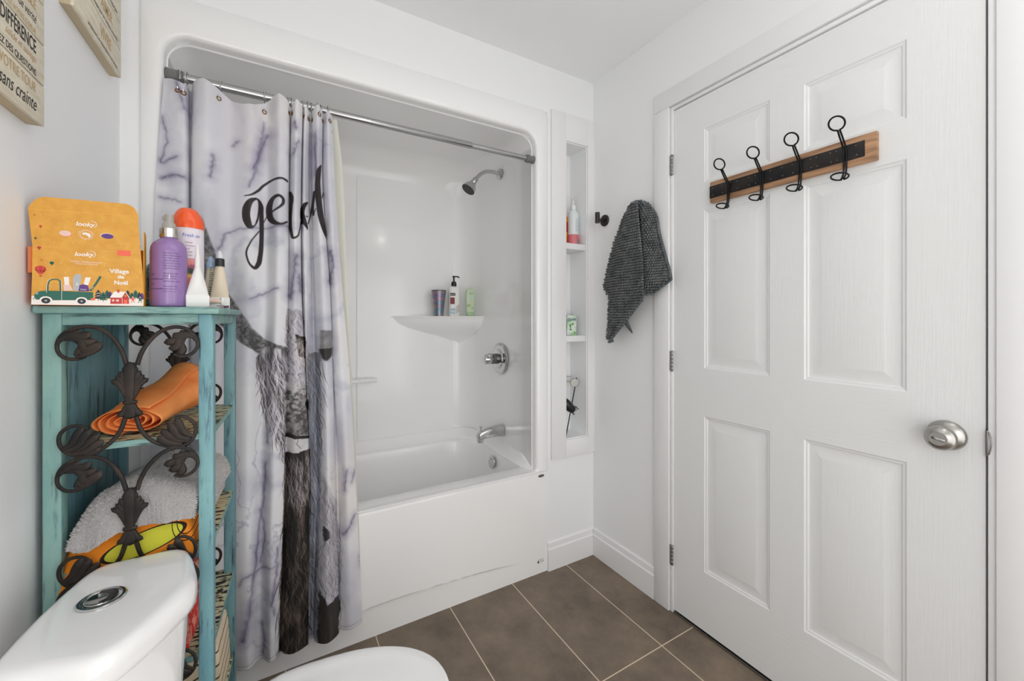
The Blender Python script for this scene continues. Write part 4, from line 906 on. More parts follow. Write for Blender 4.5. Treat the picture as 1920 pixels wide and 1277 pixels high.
b=B(); L0=[(.0298*math.cos(a),.0298*math.sin(a),.012) for a in np.linspace(math.radians(150),math.radians(315),28)]; b.loft([L0,[(x,y,.112) for x,y,z in L0]],closed=False); lput(b.build('picture_label',sun),t)
b=B()
for a in (262,275,288,296):
    a=math.radians(a); 
    for kx in range(5): 
        q=a+(kx-2)*.06; b.face([b.bm.verts.new((.0300*math.cos(p),.0300*math.sin(p),z)) for p,z in ((a-.015,.088),(a+.015,.088),(q+.03,.100-abs(kx-2)*.003),(q-.03,.0985-abs(kx-2)*.003))])
wraptext(b,['Hawai','coconut','surf','flower','dream'],.0300,math.radians(268),.146,.0052,.0072); lput(b.build('label_print',mat('rosy_ink',(150,80,110),.5),smooth=False),t)
b=B(); wraptext(b,['Fresh air'],.0301,math.radians(258),.160,.0115,.01,sx=.85); lput(b.build('brand_script',mat('blue_ink',(90,110,190),.5),smooth=False),t)
def tube_(name,label,x,y,w,h,rz,body,cap=None,caph=0,capr=.005,tip=None,crimp=.022,lean=0,th=.012):
    t=thing(name,label,'tube',(x,y,ZT),rz); t.rotation_euler=(0,lean,rz)
    b=B(); lo=[]
    for s in np.linspace(0,1,16):
        z=crimp+(h-crimp-caph)*s; k_=s**1.2; a=w/2*(1-k_)+capr*1.05*k_; d=(th*.35+(th*.75)*math.sin(min(1,s*1.6)*math.pi/2))*(1-k_)+capr*1.05*k_
        lo.append([(a*math.cos(2*math.pi*i/28),d*math.sin(2*math.pi*i/28),z) for i in range(28)])
    b.loft(lo); lput(recalc(b).build('body',body),t)
    b=B(); b.box(-w/2-.0012,w/2+.0012,-th*.55,th*.55,0,crimp+.002,.003); lput(b.build('base_cap',white),t)
    if cap:
        b=B(); z=h-caph; b.lathe([(capr*1.25,z-.001),(capr*1.2,z+caph*.45),(capr*.9,z+caph*.5)],(0,0,0),n=24); lput(recalc(b).build('neck_band',cap),t)
        b=B(); b.lathe([(capr*.92,z+caph*.5),(capr*.75,z+caph*.8),(.0015,h)],(0,0,0),n=24); lput(recalc(b).build('tip',tip or cap),t)
    return t
wt=mat('white_tube',(232,230,228),.3); ct_=mat('cream_tube',(228,214,190),.35); bt=mat('blue_tube',(208,200,180),.35); tipw=mat('tip_white',(220,222,228),.3); lb=mat('light_blue',(160,186,214),.35)
tube_('white_tube','slim plain white tapering tube standing beside the purple bottle','.' and .240,-.462,.040,.140,.25,wt,cap=wt,caph=.05,capr=.0042,tip=wt,crimp=.026)
t=tube_('cream_tube','cream tapering tube with black band near its pointed top','.' and .2645,-.300,.040,.150,.2,ct_,cap=mat('black_band',(36,38,44),.4),caph=.040,capr=.0085,tip=tipw,crimp=.028)
t=tube_('printed_tube','cream printed tube with light blue tip, left of the black banded tube',.244,-.283,.034,.136,.5,bt,cap=lb,caph=.03,capr=.008,tip=lb,crimp=.028)
b=B()
for i in range(16): b.box(-.013+.0004*i,-.004+rng.uniform(-.002,.006),-.0131,-.0128,.034+i*.0048,.0355+i*.0048)
for i in range(9): b.box(-.003+i*.001,-.0026+i*.001,-.0132,-.0129,.030,.046)
lput(b.build('label_print',ck,smooth=False),t)
# tube lying down behind, pump dispenser bits, teal tub behind the purple bottle
t=thing('lying_tube','pale peach tube lying on its side behind the white tube','tube',(.225,-.365,ZT+.0215),.35)
b=B(); lo=[]
for s in np.linspace(0,1,14): lo.append([( -.02+.070*s,(.020*(1-s**1.3)+.004*s)*math.cos(a),-.004*s+(.010+.006*(1-s))*math.sin(a)*(1-.5*s)) for a in np.linspace(0,2*math.pi,21)[:-1]])
b.loft(lo); lput(recalc(b).build('body',mat('peach_tube',(232,206,190),.4)),t); b=B(); b.box(.048,.056,-.006,.006,-.012,.006,.002); lput(b.build('cap',white),t); b=B(); b.box(-.026,-.018,-.019,.019,-.0212,.012,.002); lput(b.build('crimped_end',white),t)
t=bottle('teal_bottle','dark teal patterned bottle peeking out between gift box and purple bottle','bottle',.158,-.380)
b=B(); b.lathe([(.022,0),(.024,.003),(.024,.080),(.020,.094),(.012,.104),(.010,.112)],(0,0,0),n=32)
lput(recalc(b).build('body',mat('teal_gloss',(22,74,92),.2,var=(70,(14,50,70),(60,140,150),.4,.62),coat=.4)),t)
b=B(); b.lathe([(.0242,.018),(.0244,.02),(.0244,.034),(.0242,.036)],(0,0,0),n=32,cap=False); lput(b.build('amber_band',mat('amber_print',(196,140,80),.35,var=(120,(200,150,90),(90,60,40)))),t)
b=B(); b.lathe([(.011,.112),(.0115,.113),(.0115,.128),(.009,.130)],(0,0,0),n=24); lput(recalc(b).build('cap',mat('teal_cap',(30,110,130),.3)),t)
t=thing('bead_bracelet','amber and dark purple bead bracelet lying at the right end of the shelf top','bracelet',(.262,-.405,ZT))
amb=mat('amber_bead',(176,106,52),.25,coat=.3); pbd=mat('purple_bead',(84,40,70),.25,coat=.3)
cb={0:B(),1:B()}; n=38
for i in range(n):
    a=2*math.pi*i/n; x=.028*math.cos(a); y=.017*math.sin(a)+.003*math.sin(3*a); big=i%19<9
    r=.0031 if big else .0023; cb[0 if (math.pi*.55<a<math.pi*1.45) else 1].sphere((x*(1.0),y,r+.0002+.0002*(i%2)),r,n=6)
lput(cb[0].build('amber_beads',amb),t); lput(cb[1].build('purple_beads',pbd),t)
t=thing('hair_tie','wisp of pale pink elastic ribbon at the shelf top corner','hair tie',(.275,-.47,ZT))
b=B(); 
for q in range(4): b.tube(curve([(-.02+.006*q,.002*q,.0012),(-.008,.004*q,.0024),(.002,.002+.002*q,.0013),(.012,.006-.003*q,.0012)],14),.0010,6)
lput(b.build('elastic',mat('pale_pink',(226,206,206),.6)),t)

# ---------------- textiles on the shelves
def fbn(p,s,seed=0): return mnoise.noise(Vector(p)*s+Vector((seed*7.1,seed*3.3,seed*1.7)))
orangec=mat('orange_cotton',(238,126,44),.85,var=(14,(240,134,62),(250,160,90)),bump=(700,.25,.001))
# orange roll: spiral end facing out, loose flap swelling towards the back
t=thing('rolled_orange_cloth','bright orange cotton cloth rolled up on the top shelf board','cloth',(0,0,0))
def roll(b,c0,c1,w0,h0,w1,h1,turns,base,th=.0022,n=110,m=26,flare=0):
    c0=Vector(c0); c1=Vector(c1); ax_=(c1-c0).normalized(); side=Vector((0,0,1)).cross(ax_).normalized()*-1; up=Vector((0,0,1))
    loops=[]
    for i in range(m):
        s=i/(m-1); c=c0.lerp(c1,s); L=[]; Li=[]
        w=w0+(w1-w0)*s; h=h0+(h1-h0)*s**1.4
        for k_ in range(n):
            u_=k_/(n-1); a=u_*turns*2*math.pi+.6; rr=.16+.84*u_
            wob=1+.07*fbn((math.cos(a),math.sin(a),s*1.5+u_*3),1.6,2)*(1+s)
            x=math.cos(a)*w*rr*wob; z=math.sin(a)*h*rr*wob
            p=c+side*x+up*(z); 
            p+=ax_*(.006*math.sin(a*1.5+u_*9)*(1-s))
            p.z=max(p.z,base+.0025+.0011*u_*0)
            L.append(p)
            Li.append(p)
        loops.append(L)
    rows=[[b.bm.verts.new(p) for p in L] for L in loops]
    for a,c in zip(rows[:-1],rows[1:]):
        for i in range(n-1): b.face([a[i],a[i+1],c[i+1],c[i]])
def solid(o,th): 
    md=o.modifiers.new('thickness','SOLIDIFY'); md.thickness=th; md.offset=0; return o
Z1=SHZ[0]
b=B(); c0=W_(.118,.040,Z1+.030); c1=W_(.172,.235,Z1+.066)
roll(b,c0,c1,.063,.0275,.052,.062,3.6,Z1,m=30)
solid(put(b.build('rolled_layers',orangec),t),.0016)
b=B(); rows=[]
for i in range(30):
    s=i/29; c=Vector(c0).lerp(Vector(c1),s); ax_=(Vector(c1)-Vector(c0)).normalized(); side=Vector((0,0,1)).cross(ax_).normalized()*-1
    row=[]
    for k_ in range(40):
        a=-.5+2.6*k_/39; w=.066+(.056-.066)*s+.004*math.sin(s*7+k_*.3); h=.0300+(.066-.030)*s**1.3+.003*math.sin(s*9+k_*.2)
        row.append(b.bm.verts.new(c-ax_*.006+side*math.cos(a)*w*(-1)+Vector((0,0,1))*(max(math.sin(a)*h,-c.z+Z1+.003))))
    rows.append(row)
for a,c in zip(rows[:-1],rows[1:]):
    for i in range(39): b.face([a[i],a[i+1],c[i+1],c[i]])
solid(put(b.build('outer_flap',orangec),t),.0018)
# folded patterned towel under the grey terry towel
Z2=SHZ[1]
def pillow(b,x0,x1,y0,y1,z0,z1,fn,nx=60,ny=50,r=.02,dz=None):
    # soft slab: top sheet with rounded rims in unit coordinates, closed underneath
    g=[]
    for j in range(ny+1):
        row=[]
        for i in range(nx+1):
            u_,v_=i/nx,j/ny; e=min(u_,1-u_)*(x1-x0); f=min(v_,1-v_)*(y1-y0)
            ee=1-max(0,1-e/r)**2.2; ff=1-max(0,1-f/r)**2.2; hgt=max(0,min(ee,ff)) if False else math.sqrt(max(0,1-max(0,1-e/r)**2))*math.sqrt(max(0,1-max(0,1-f/r)**2))
            x=x0+(x1-x0)*u_; y=y0+(y1-y0)*v_; z=z0+(z1-z0)*hgt
            q=fn(x,y,z,hgt); row.append(b.bm.verts.new(q))
        g.append(row)
    for a,c in zip(g[:-1],g[1:]):
        for i in range(nx): b.face([a[i],a[i+1],c[i+1],c[i]])
    rim=g[0][:]+[r_[-1] for r_ in g[1:]]+g[-1][-2::-1]+[r_[0] for r_ in g[-2:0:-1]]
    b.face(rim[::-1]); return g
pm,nt,bs=nmat('patterned_terry'); N=nt.nodes; Lk=nt.links; tc=N.new('ShaderNodeTexCoord')
def ellipse_mask(cx,cz,rx,rz,ang):
    mp=N.new('ShaderNodeMapping'); mp.vector_type='TEXTURE'; mp.inputs['Location'].default_value=(cx,0,cz); mp.inputs['Rotation'].default_value=(0,ang,0); mp.inputs['Scale'].default_value=(rx,1000,rz); Lk.new(tc.outputs['Object'],mp.inputs[0])
    ln=N.new('ShaderNodeVectorMath'); ln.operation='LENGTH'; Lk.new(mp.outputs[0],ln.inputs[0]); return ln.outputs['Value']
e=ellipse_mask(.158,.742,.070,.022,math.radians(-16)); r=N.new('ShaderNodeValToRGB'); r.color_ramp.interpolation='CONSTANT'; r.color_ramp.elements[0].color=S(206,204,62); r.color_ramp.elements[1].position=.90; r.color_ramp.elements[1].color=S(40,28,22); q_=r.color_ramp.elements.new(1.0); q_.color=S(240,140,30); Lk.new(e,r.inputs[0])
e2=ellipse_mask(.225,.770,.026,.040,0); r2=N.new('ShaderNodeValToRGB'); r2.color_ramp.interpolation='CONSTANT'; r2.color_ramp.elements[0].color=(0,0,0,1); r2.color_ramp.elements[1].position=.60; r2.color_ramp.elements[1].color=(1,1,1,1); q_=r2.color_ramp.elements.new(.66); q_.color=(0,0,0,1); q_=r2.color_ramp.elements.new(.92); q_.color=(1,1,1,1); q_=r2.color_ramp.elements.new(.98); q_.color=(0,0,0,1); Lk.new(e2,r2.inputs[0])
mxx=N.new('ShaderNodeMixRGB'); mxx.inputs[2].default_value=S(44,28,20); Lk.new(r2.outputs[0],mxx.inputs[0]); Lk.new(r.outputs[0],mxx.inputs[1]); Lk.new(mxx.outputs[0],bs.inputs['Base Color']); bs.inputs['Roughness'].default_value=.9
nn=N.new('ShaderNodeTexNoise'); nn.inputs['Scale'].default_value=500; Lk.new(tc.outputs['Object'],nn.inputs['Vector']); bp=N.new('ShaderNodeBump'); bp.inputs['Strength'].default_value=.5; bp.inputs['Distance'].default_value=.002; Lk.new(nn.outputs['Fac'],bp.inputs['Height']); Lk.new(bp.outputs[0],bs.inputs['Normal'])
b=B()
def fn(x,y,z,h): 
    w=W_(x,y,z); n_=fbn(w,14,1); w.z+=h*(.010*n_+.010*(x-.13)/.13)-.040*max(0,1-(y+.002)/.030)*(1-h*.3)*max(.3,1-x/.3); w.y+=-.003*n_; return w
pillow(b,.022,.228,-.002,.30,Z2+.0005,Z2+.068,fn,70,60,.03)
o=put(recalc(b).build('folded_patterned_towel',pm),thing('x','x','x')) if False else recalc(b).build('patterned_towel',pm)
tag(o,'orange towel with a yellow shape and dark outlines, folded under the grey terry towel','towel')
terry=mat('grey_terry',(196,192,192),.95,bump=(420,1.0,.006))
b=B()
def fn(x,y,z,h):
    s=x/.27; x=x if y>.045 else min(x,.231+max(0,(y-.028))*1.4); w=W_(x,y,z); n1=fbn(w,9,5); n2=fbn(w,22,6); n3=fbn(w,240,3)
    drop=.030*max(0,1-abs(s-.22)/.20)*max(0,1-y/.07)          # rolled corner hanging lower at the left
    w.z+=h*(.022*n1+.006*n2+.050*math.exp(-((s-.48)/.26)**2)+.026*math.exp(-((s-1.0)/.25)**2))-drop+.0022*n3
    w.y+=.010*n2*(1-h)+.0022*n3-.012*max(0,1-abs(s-.30)/.25)
    w.x+=.006*n2*(1-h)
    z_low=Z2+.078+.030*(s-.3) if s>.35 else Z2+.070
    if h<.05: w.z=max(w.z,Z2+.040)
    return w
pillow(b,.036,SW-.004,-.002,.27,Z2+.066,Z2+.104,fn,200,150,.035)
tw=recalc(b).build('terry_towel',terry); tag(tw,'crumpled pale grey terry towel heaped on the orange patterned towel','towel')
# fluffy loops of the terry: short hair-like tufts
tuft=B(); me_=tw.data; cnt=0
pv=[p for p in me_.polygons]; r_=random.Random(5)
for p in pv:
    if r_.random()<.42:
        c=p.center; nn_=p.normal; 
        if nn_.z<-.5: continue
        d=(nn_+Vector((r_.uniform(-.6,.6),r_.uniform(-.6,.6),r_.uniform(-.8,.3)))).normalized()*r_.uniform(.003,.0055); s_=nn_.orthogonal().normalized()*.0007
        tuft.poly([c-s_,c+s_,c+d])
tf=tuft.build('terry_loops',mat('terry_loop',(206,202,200),.95),smooth=False); tf['kind']='stuff'; put(tf,tw)
# red folded towel and spotted cloth on the third board, striped cream cloth at the bottom
Z3=SHZ[2]
t=thing('red_towel','coral red folded towel showing between toilet tank and teal post','towel')
redm=mat('coral_terry',(214,66,60),.9,var=(45,(206,50,48),(240,150,130),.45,.6),bump=(300,.6,.003))
for q in range(3):
    b=B()
    def fn(x,y,z,h,q=q): w=W_(x,y,z); w.z+=h*.006*fbn(w,20,q); w.x+=.004*fbn(w,15,q+4); return w
    pillow(b,.05+.004*q,.214-.004*q,.028,.24,Z3+.001+.034*q,Z3+.034+.034*q,fn,50,40,.016); put(recalc(b).build('fold',redm),t)
Z4=SHZ[3]
cs,nt,bs=nmat('striped_cream'); N=nt.nodes; tc=N.new('ShaderNodeTexCoord'); mp=N.new('ShaderNodeMapping'); mp.inputs['Rotation'].default_value=(0,math.radians(20),0); wv=N.new('ShaderNodeTexWave'); wv.bands_direction='Z'; wv.inputs['Scale'].default_value=11; wv.inputs['Distortion'].default_value=1.2; nt.links.new(tc.outputs['Object'],mp.inputs[0]); nt.links.new(mp.outputs[0],wv.inputs['Vector']); r=N.new('ShaderNodeValToRGB'); r.color_ramp.elements[0].position=.03; r.color_ramp.elements[0].color=S(60,50,42); r.color_ramp.elements[1].position=.06; r.color_ramp.elements[1].color=S(232,214,184); nt.links.new(wv.outputs['Fac'],r.inputs[0]); nt.links.new(r.outputs[0],bs.inputs['Base Color']); bs.inputs['Roughness'].default_value=.85
b=B()
def fn(x,y,z,h): w=W_(x,y,z); w.z+=h*.004*fbn(w,16,12); return w
pillow(b,.06,.252,.150,SD-.03,Z4+.0005,Z4+.146,fn,40,40,.012); tag(recalc(b).build('striped_cloth',cs),'cream cloth with thin dark lines folded on the lowest visible shelf board','cloth')

# ================================================================ TOILET
TO=(.141,-.666,0); TA=math.radians(-8)
t=thing('toilet','white porcelain toilet with dual-flush tank lid and closed rounded seat','toilet',TO,TA)
def tl(e,k=1.0,full=True):
    half=[(-.0815,.0),(-.080,-.0),(-.0785,.03),(-.075,.075),(-.0715,.104),(-.066,.122),(-.055,.1355),(-.038,.1415),(-.005,.1465),(.025,.151),(.045,.154),(.060,.151),(.074,.1395),(.089,.114),(.103,.080),(.116,.044),(.123,.018),(.1245,0)]
    half=half[1:]; half[0]=(-.0795,0)
    P=curve(half,34,2); c=(.022,0)
    out=[]
    for x,y in P: 
        d=math.hypot(x-c[0],y); s=(d-e)/d; out.append((c[0]+(x-c[0])*s,y*s))
    return out+[(x,-y) for x,y in out[-2:0:-1]]
LZ=.735
b=B()
prof=[(.010,-.048),(.004,-.047),(.0,-.042),(-.001,-.034),(-.001,-.020),(.001,-.012),(.006,-.005),(.014,-.001),(.024,.0),(.05,.0008),(.09,.0012)]
b.loft([[(x,y,LZ+dz) for x,y in tl(e)] for e,dz in prof]); lput(recalc(b).build('tank_lid',porc,angle=60),t)
b=B(); b.loft([[(x,y,z) for x,y in tl(e)] for e,z in ((.012,LZ-.0475),(.014,LZ-.10),(.020,.55),(.030,.45),(.040,.40),(.045,.375))]); lput(recalc(b).build('tank',porc,angle=60),t)
b=B(); b.lathe([(.031,.0005),(.031,.003),(.029,.0045),(.0255,.0045),(.0245,.003),(.0245,.001)],(0,0,LZ),n=48,sx=1,sy=1); bs_=lput(recalc(b).build('button_ring',chrome),t)
b=B(); b.loft([[(.0215*k_*math.cos(a)-.0012,.0215*k_*math.sin(a)+.0008,LZ+z) for a in np.linspace(0,2*math.pi,41)[:-1]] for k_,z in ((1,.001),(1,.0042),(.97,.0052),(.86,.0056),(.82,.0048),(.5,.0040),(.02,.0036))]); lput(recalc(b).build('flush_button',chrome),t)
b=B(); c0_=[(.0200*math.cos(a),.0200*math.sin(a)) for a in np.linspace(math.radians(-65),math.radians(115),20)]; c1_=[(.0200*math.cos(a)*.62-.003,.0200*math.sin(a)*.62-.003) for a in np.linspace(math.radians(115),math.radians(-65),20)]
b.loft([[(x,y,LZ+z) for x,y in c0_+c1_] for z in (.0035,.0068)]); lput(recalc(b).build('half_flush_button',dchrome),t)
def seat(e,xb=.155,dx=0):
    pts=[]
    for i in range(64):
        a=2*math.pi*i/64; c,s=math.cos(a),math.sin(a)
        rx=.243 if c>0 else .19; x=.340+math.copysign(abs(c)**(.92 if c>0 else .6),c)*(rx-e); y=math.copysign(abs(s)**.90,s)*(.170-e); pts.append((x+dx,y))
    return pts
SZ=.41
b=B(); b.loft([[(x,y,SZ+dz) for x,y in seat(e)] for e,dz in ((.012,-.018),(.003,-.0175),(0,-.013),(0,-.008),(.003,-.003),(.010,-.0005),(.02,0),(.034,.0),(.037,-.0006),(.06,.0004),(.12,.001))]); lput(recalc(b).build('seat_lid',porc,angle=60),t)
b=B(); b.loft([[(x,y,SZ+dz) for x,y in seat(e)] for e,dz in ((.010,-.036),(.004,-.034),(.003,-.030),(.004,-.022),(.010,-.0195))]); lput(recalc(b).build('seat',porc,angle=60),t)
b=B(); lo=[]
for z,k_,dx in ((.372,.93,0),(.34,.95,0),(.28,.86,-.01),(.2,.70,-.03),(.12,.62,-.05),(.04,.64,-.05),(.0,.66,-.05)): lo.append([(.34+(x-.34)*k_+dx,y*k_*(.92 if z<.3 else 1),z) for x,y in seat(.005)])
b.loft(lo); b.box(-.05,.25,-.10,.10,0.001,.374,.03); lput(recalc(b).build('bowl',porc,angle=60),t)
for y in (-.075,.075): b=B(); b.lathe([(.011,0),(.013,.002),(.013,.014),(.010,.017)],(.160,y,SZ-.017),n=18); lput(recalc(b).build('hinge_cap',porc),t)

# ================================================================ WALL SIGNS on the left wall
tan_=mat('gold_ink',(192,160,110),.6); dki=mat('black_ink',(32,32,34),.6)
def sign(name,label,y1,z0,texts):
    t=thing(name,label,'sign',(0,y1-.15,z0)); T=.023
    b=B(); 
    for i in range(4): z=z0+.0735*i; b.box(T-.006,T,y1-.30,y1,z+.0012,z+.0735-.0012,.0006)
    put(b.build('plank_face',woodlight),t)
    b=B(); b.box(.0005,T-.006,y1-.299,y1-.001,z0+.001,z0+.293); put(b.build('back_frame',mat('pine_edge',(196,180,150),.6,bump=(40,.2,.001))),t)
    b=B()
    for (s,z,size,mi,shr,sx,off) in texts:
        M=Matrix.Translation((T+.0003,y1-.030,z0+z))@Matrix.Rotation(math.pi/2,4,'Z')@Matrix.Rotation(math.pi/2,4,'X'); b.use(mi); b.text(s,size,M,'RIGHT',shear=shr,sxy=(sx,1),off=off)
    put(b.build('lettering',[dki,tan_],smooth=False),t)
sign('wood_sign','pale plank sign ending in a script word, nearest on the left wall',-.512,1.549,[('sans crainte',.0165,.034,0,.35,.70,.0001),('FAITES VOTRE TOUR',.0485,.024,1,0,.75,.0001),('POSEZ DES QUESTIONS',.0785,.0155,0,0,.82,.0002),('solide et sauvage',.1015,.0175,1,.3,.8,0),('DIFFÉRENCE',.1180,.033,0,0,.60,.0005),('NETTOYEZ VOTRE COEUR',.1515,.0135,1,0,.8,0),('plus de verité',.1710,.0225,0,.35,.72,0),('AIMABLE',.1945,.024,1,0,.75,.0003),('soyez une personne',.2240,.016,0,.2,.85,0),('RÊVEZ GRAND',.2440,.026,1,0,.8,.0003)])
sign('wood_sign','pale plank sign with gold capitals, farther along the left wall by the tub',-.085,1.856,[('simplement, en toute liberté avec amour',.010,.0150,0,.25,.8,0),('VIVRE      ',.030,.040,1,0,.72,.0006),('rire chaque jour de bonheur ensemble',.0835,.0150,0,.25,.8,0),('AIMER     ',.1030,.040,1,0,.7,.0006),('toujours plus fort chaque jour',.1570,.0150,0,.25,.8,0),('RÊVER    ',.1770,.040,1,0,.72,.0006)])

# ================================================================ COAT RACK on the door
RX=DX-.0005
t=thing('coat_rack','wooden coat rack board with black metal strap and wire hooks mounted on the door','coat rack',(RX,-.895,1.665))
b=B(); b.box(RX-.014,RX,-1.1385,-.655,1.6265,1.704,.002); put(b.build('board',woodrack),t)
b=B(); b.box(RX-.0158,RX-.0142,-1.113,-.6545,1.6435,1.688,.0005); put(b.build('strap',mat('black_strap',(26,25,27),.38,.4,var=(22,(24,23,25),(44,38,36)),bump=(60,.2,.001))),t)
ssm=mat('screw_steel',(120,118,114),.35,1)
for y in (-.668,-.705,-.76,-.80,-.822,-.87,-.905,-.935,-.985,-1.0,-1.035,-1.05,-1.095):
    for z in (1.653,1.679): b=B(); b.sphere((RX-.0160,y+ (0 if z<1.66 else .002),z),.0019,sx=.6,n=6); put(b.build('screw',ssm),t)
for hy_ in (-.728,-.843,-.956,-1.070):
    b=B(); x=RX-.0185
    for s in (-1,1):
        y=hy_+s*.0030
        b.tube(curve([(x-.040,hy_+s*.0025,1.722),(x-.028,y,1.708),(x-.012,y,1.690),(x-.001,y,1.676),(x,y,1.662),(x,y,1.640),(x-.002,y,1.615),(x-.008,y,1.600),(x-.018,hy_+s*.0028,1.590)],26),.0024,8)
    c=Vector((x-.052,hy_,1.737)); dirv=Vector((-.6,0,.8)).normalized(); sd=Vector((0,1,0))
    P=[c+dirv*(.0195*-math.cos(a))+sd*(.0185*math.sin(a))*(1 if True else 1) for a in np.linspace(.12,2*math.pi-.12,28)]; b.tube([(x-.040,hy_+.0025,1.7215)]+P+[(x-.040,hy_-.0025,1.7215)],.0024,8)
    c=Vector((x-.034,hy_,1.594)); dirv=Vector((-.97,0,.25)).normalized()
    P=[c+dirv*(.0205*-math.cos(a))+sd*(.0195*math.sin(a)) for a in np.linspace(.15,2*math.pi-.15,28)]; b.tube([(x-.016,hy_+.0028,1.591)]+P+[(x-.016,hy_-.0028,1.591)],.0024,8)
    h=put(b.build('hook',black),t)
    b=B(); b.box(x-.0035,RX-.0158,hy_-.0068,hy_+.0068,1.6425,1.689,.0008); b.box(RX-.0172,RX-.0157,hy_-.016,hy_+.016,1.646,1.686,.0003); c_=b.build('clamp',mat('clamp_steel',(44,50,58),.25,.8)); c_.parent=h; c_.matrix_parent_inverse=h.matrix_parent_inverse.copy()

# ================================================================ ROBE HOOK and CHENILLE TOWEL on the right wall
t=thing('robe_hook','gunmetal robe hook with round base and short upright bar near the corner','hook',(W,-.087,1.682))
b=B(); b.lathe([(.028,0),(.028,.006),(.026,.0085),(.0005,.009)],(W-.0002,-.087,1.682),(-1,0,0),n=40); put(recalc(b).build('base',gun),t)
b=B(); b.lathe([(.0068,.008),(.0068,.045)],(W,-.087,1.682),(-1,0,0),n=20); put(recalc(b).build('stem',gun),t)
b=B(); b.lathe([(.0105,0),(.0115,.001),(.0115,.051),(.0105,.052)],(W-.050,-.087,1.664),n=28); put(recalc(b).build('bar',gun),t)
tw_=thing('chenille_towel','charcoal grey nubby chenille hand towel hanging on the right wall','towel',(W-.03,-.32,1.70))
che=mat('chenille',(92,95,97),.9,var=(30,(82,86,88),(112,114,114))); cheb=mat('towel_binding',(74,86,94),.85)
nubs=B()
def cloth(zs_,yl,yr,xf,nz=60,ny=34,mi=0,border=True):
    b=B(); rows=[]; P=[]
    zz=np.linspace(zs_[0],zs_[-1],nz)
    L=np.interp(-zz,[-v for v in yl[1]],yl[0]); Rr=np.interp(-zz,[-v for v in yr[1]],yr[0])
    for j in range(nz):
        row=[]
        for i in range(ny):
            v=i/(ny-1); y=L[j]+(Rr[j]-L[j])*v; row.append(Vector((xf(v,j/(nz-1)),y,zz[j])))
        P.append(row)
    vs=[[b.bm.verts.new(p) for p in r] for r in P]
    for a,c in zip(vs[:-1],vs[1:]):
        for i in range(ny-1): b.face([a[i],a[i+1],c[i+1],c[i]])
    return b,P
def nub(p,n_,r=.0054,l=.0125,tilt=(0,0,-.45)):
    d=(n_+Vector(tilt)+Vector((random.uniform(-.25,.25),)*3)).normalized(); nubs.lathe([(r*.7,0),(r,l*.45),(r*.92,l*.75),(r*.6,l*.94),(r*.15,l)],p,d,n=8)
def nubbly(P,step=.0118,inset=.0,skip=None):
    nz,ny=len(P),len(P[0])
    H_=(P[0][0].z-P[-1][0].z); nr=int(H_/step*1.03)
    for r_i in range(nr):
        fj=r_i/(nr-1)*(nz-1.001); j=int(fj); w=[P[j][i].lerp(P[j+1][i],fj-j) for i in range(ny)]
        Ls=[0]
        for i in range(ny-1): Ls.append(Ls[-1]+(w[i+1]-w[i]).length)
        T_=Ls[-1]; n_=int(T_/(step*.92)); nub(w[-1]+Vector((-.001,0,0)),Vector((-.8,-.6,0)))
        for q in range(n_+1):
            s=min(T_*.9999,(q+.5*(r_i%2))*step*.92); i=min(ny-2,max(0,int(np.searchsorted(Ls,s))-1)); f=(s-Ls[i])/max(1e-6,Ls[i+1]-Ls[i]); p=w[i].lerp(w[i+1],f)
            if skip and skip(p): continue
            tg=(w[i+1]-w[i]).normalized(); nn_=Vector((0,0,1)).cross(tg); nn_=nn_ if nn_.x<0 else -nn_; nub(p,nn_)
# front fall
fl=((-.318,-.285,-.262,-.240,-.218,-.196,-.176,-.158,-.140,-.160,-.178,-.172,-.170,-.178,-.200),(1.700,1.675,1.64,1.60,1.56,1.51,1.46,1.41,1.362,1.332,1.305,1.24,1.16,1.118,1.100))
fr_=((-.380,-.384,-.395,-.405,-.410,-.412,-.409,-.375,-.315,-.262,-.215),(1.700,1.64,1.55,1.47,1.38,1.33,1.285,1.255,1.195,1.145,1.100))
xf=lambda v,s: W-.028-.046*math.sin(math.pi*(.10+.50*v))*(1-.2*s)+.010*math.sin(v*9+s*2)*s
b,P=cloth((1.702,1.100),fl,fr_,xf); solid(put(b.build('front_fall',che),tw_),.003); nubbly(P)
lowedge=[(W-.055,-.409,1.283),(W-.052,-.375,1.253),(W-.05,-.315,1.193),(W-.05,-.262,1.143),(W-.05,-.215,1.099),(W-.048,-.205,1.096)]
br=((-.355,-.360,-.365,-.370,-.375,-.380,-.395),(1.700,1.64,1.55,1.47,1.40,1.36,1.312)); 
brr=((-.395,-.438,-.448,-.462,-.482,-.510,-.521,-.480,-.428),(1.702,1.645,1.59,1.54,1.485,1.405,1.362,1.340,1.311))
xf2=lambda v,s: W-.020-.030*math.sin(math.pi*(.1+.8*v))*(1-.4*v)+.006*math.sin(v*8+s*3)
b,P2=cloth((1.702,1.311),(br[0],br[1]),(brr[0],brr[1]),xf2,46,24); solid(put(b.build('back_fall',che),tw_),.003); nubbly(P2,step=.0108,skip=lambda p:p.y<np.interp(-p.z,[-v for v in brr[1]],brr[0])+.010 and p.z<1.60)
b=B(); b.tube(curve([(W-.030,-.262,1.21),(W-.028,-.285,1.175),(W-.026,-.310,1.140)],8),[.016,.012,.003],8,flat=.3,ref=(1,0,0)); put(b.build('inner_corner',che),tw_)
b=B(); eg=[r_[-1] for r_ in P if r_[-1].z<1.29]; b.tube([v+Vector((-.003,-.003,-.002)) for v in eg],.0050,8)
eg=[r_[-1] for r_ in P2 if r_[-1].z<1.64]; b.tube([v+Vector((-.002,-.002,0)) for v in eg],.0055,8); put(b.build('binding',cheb),tw_)
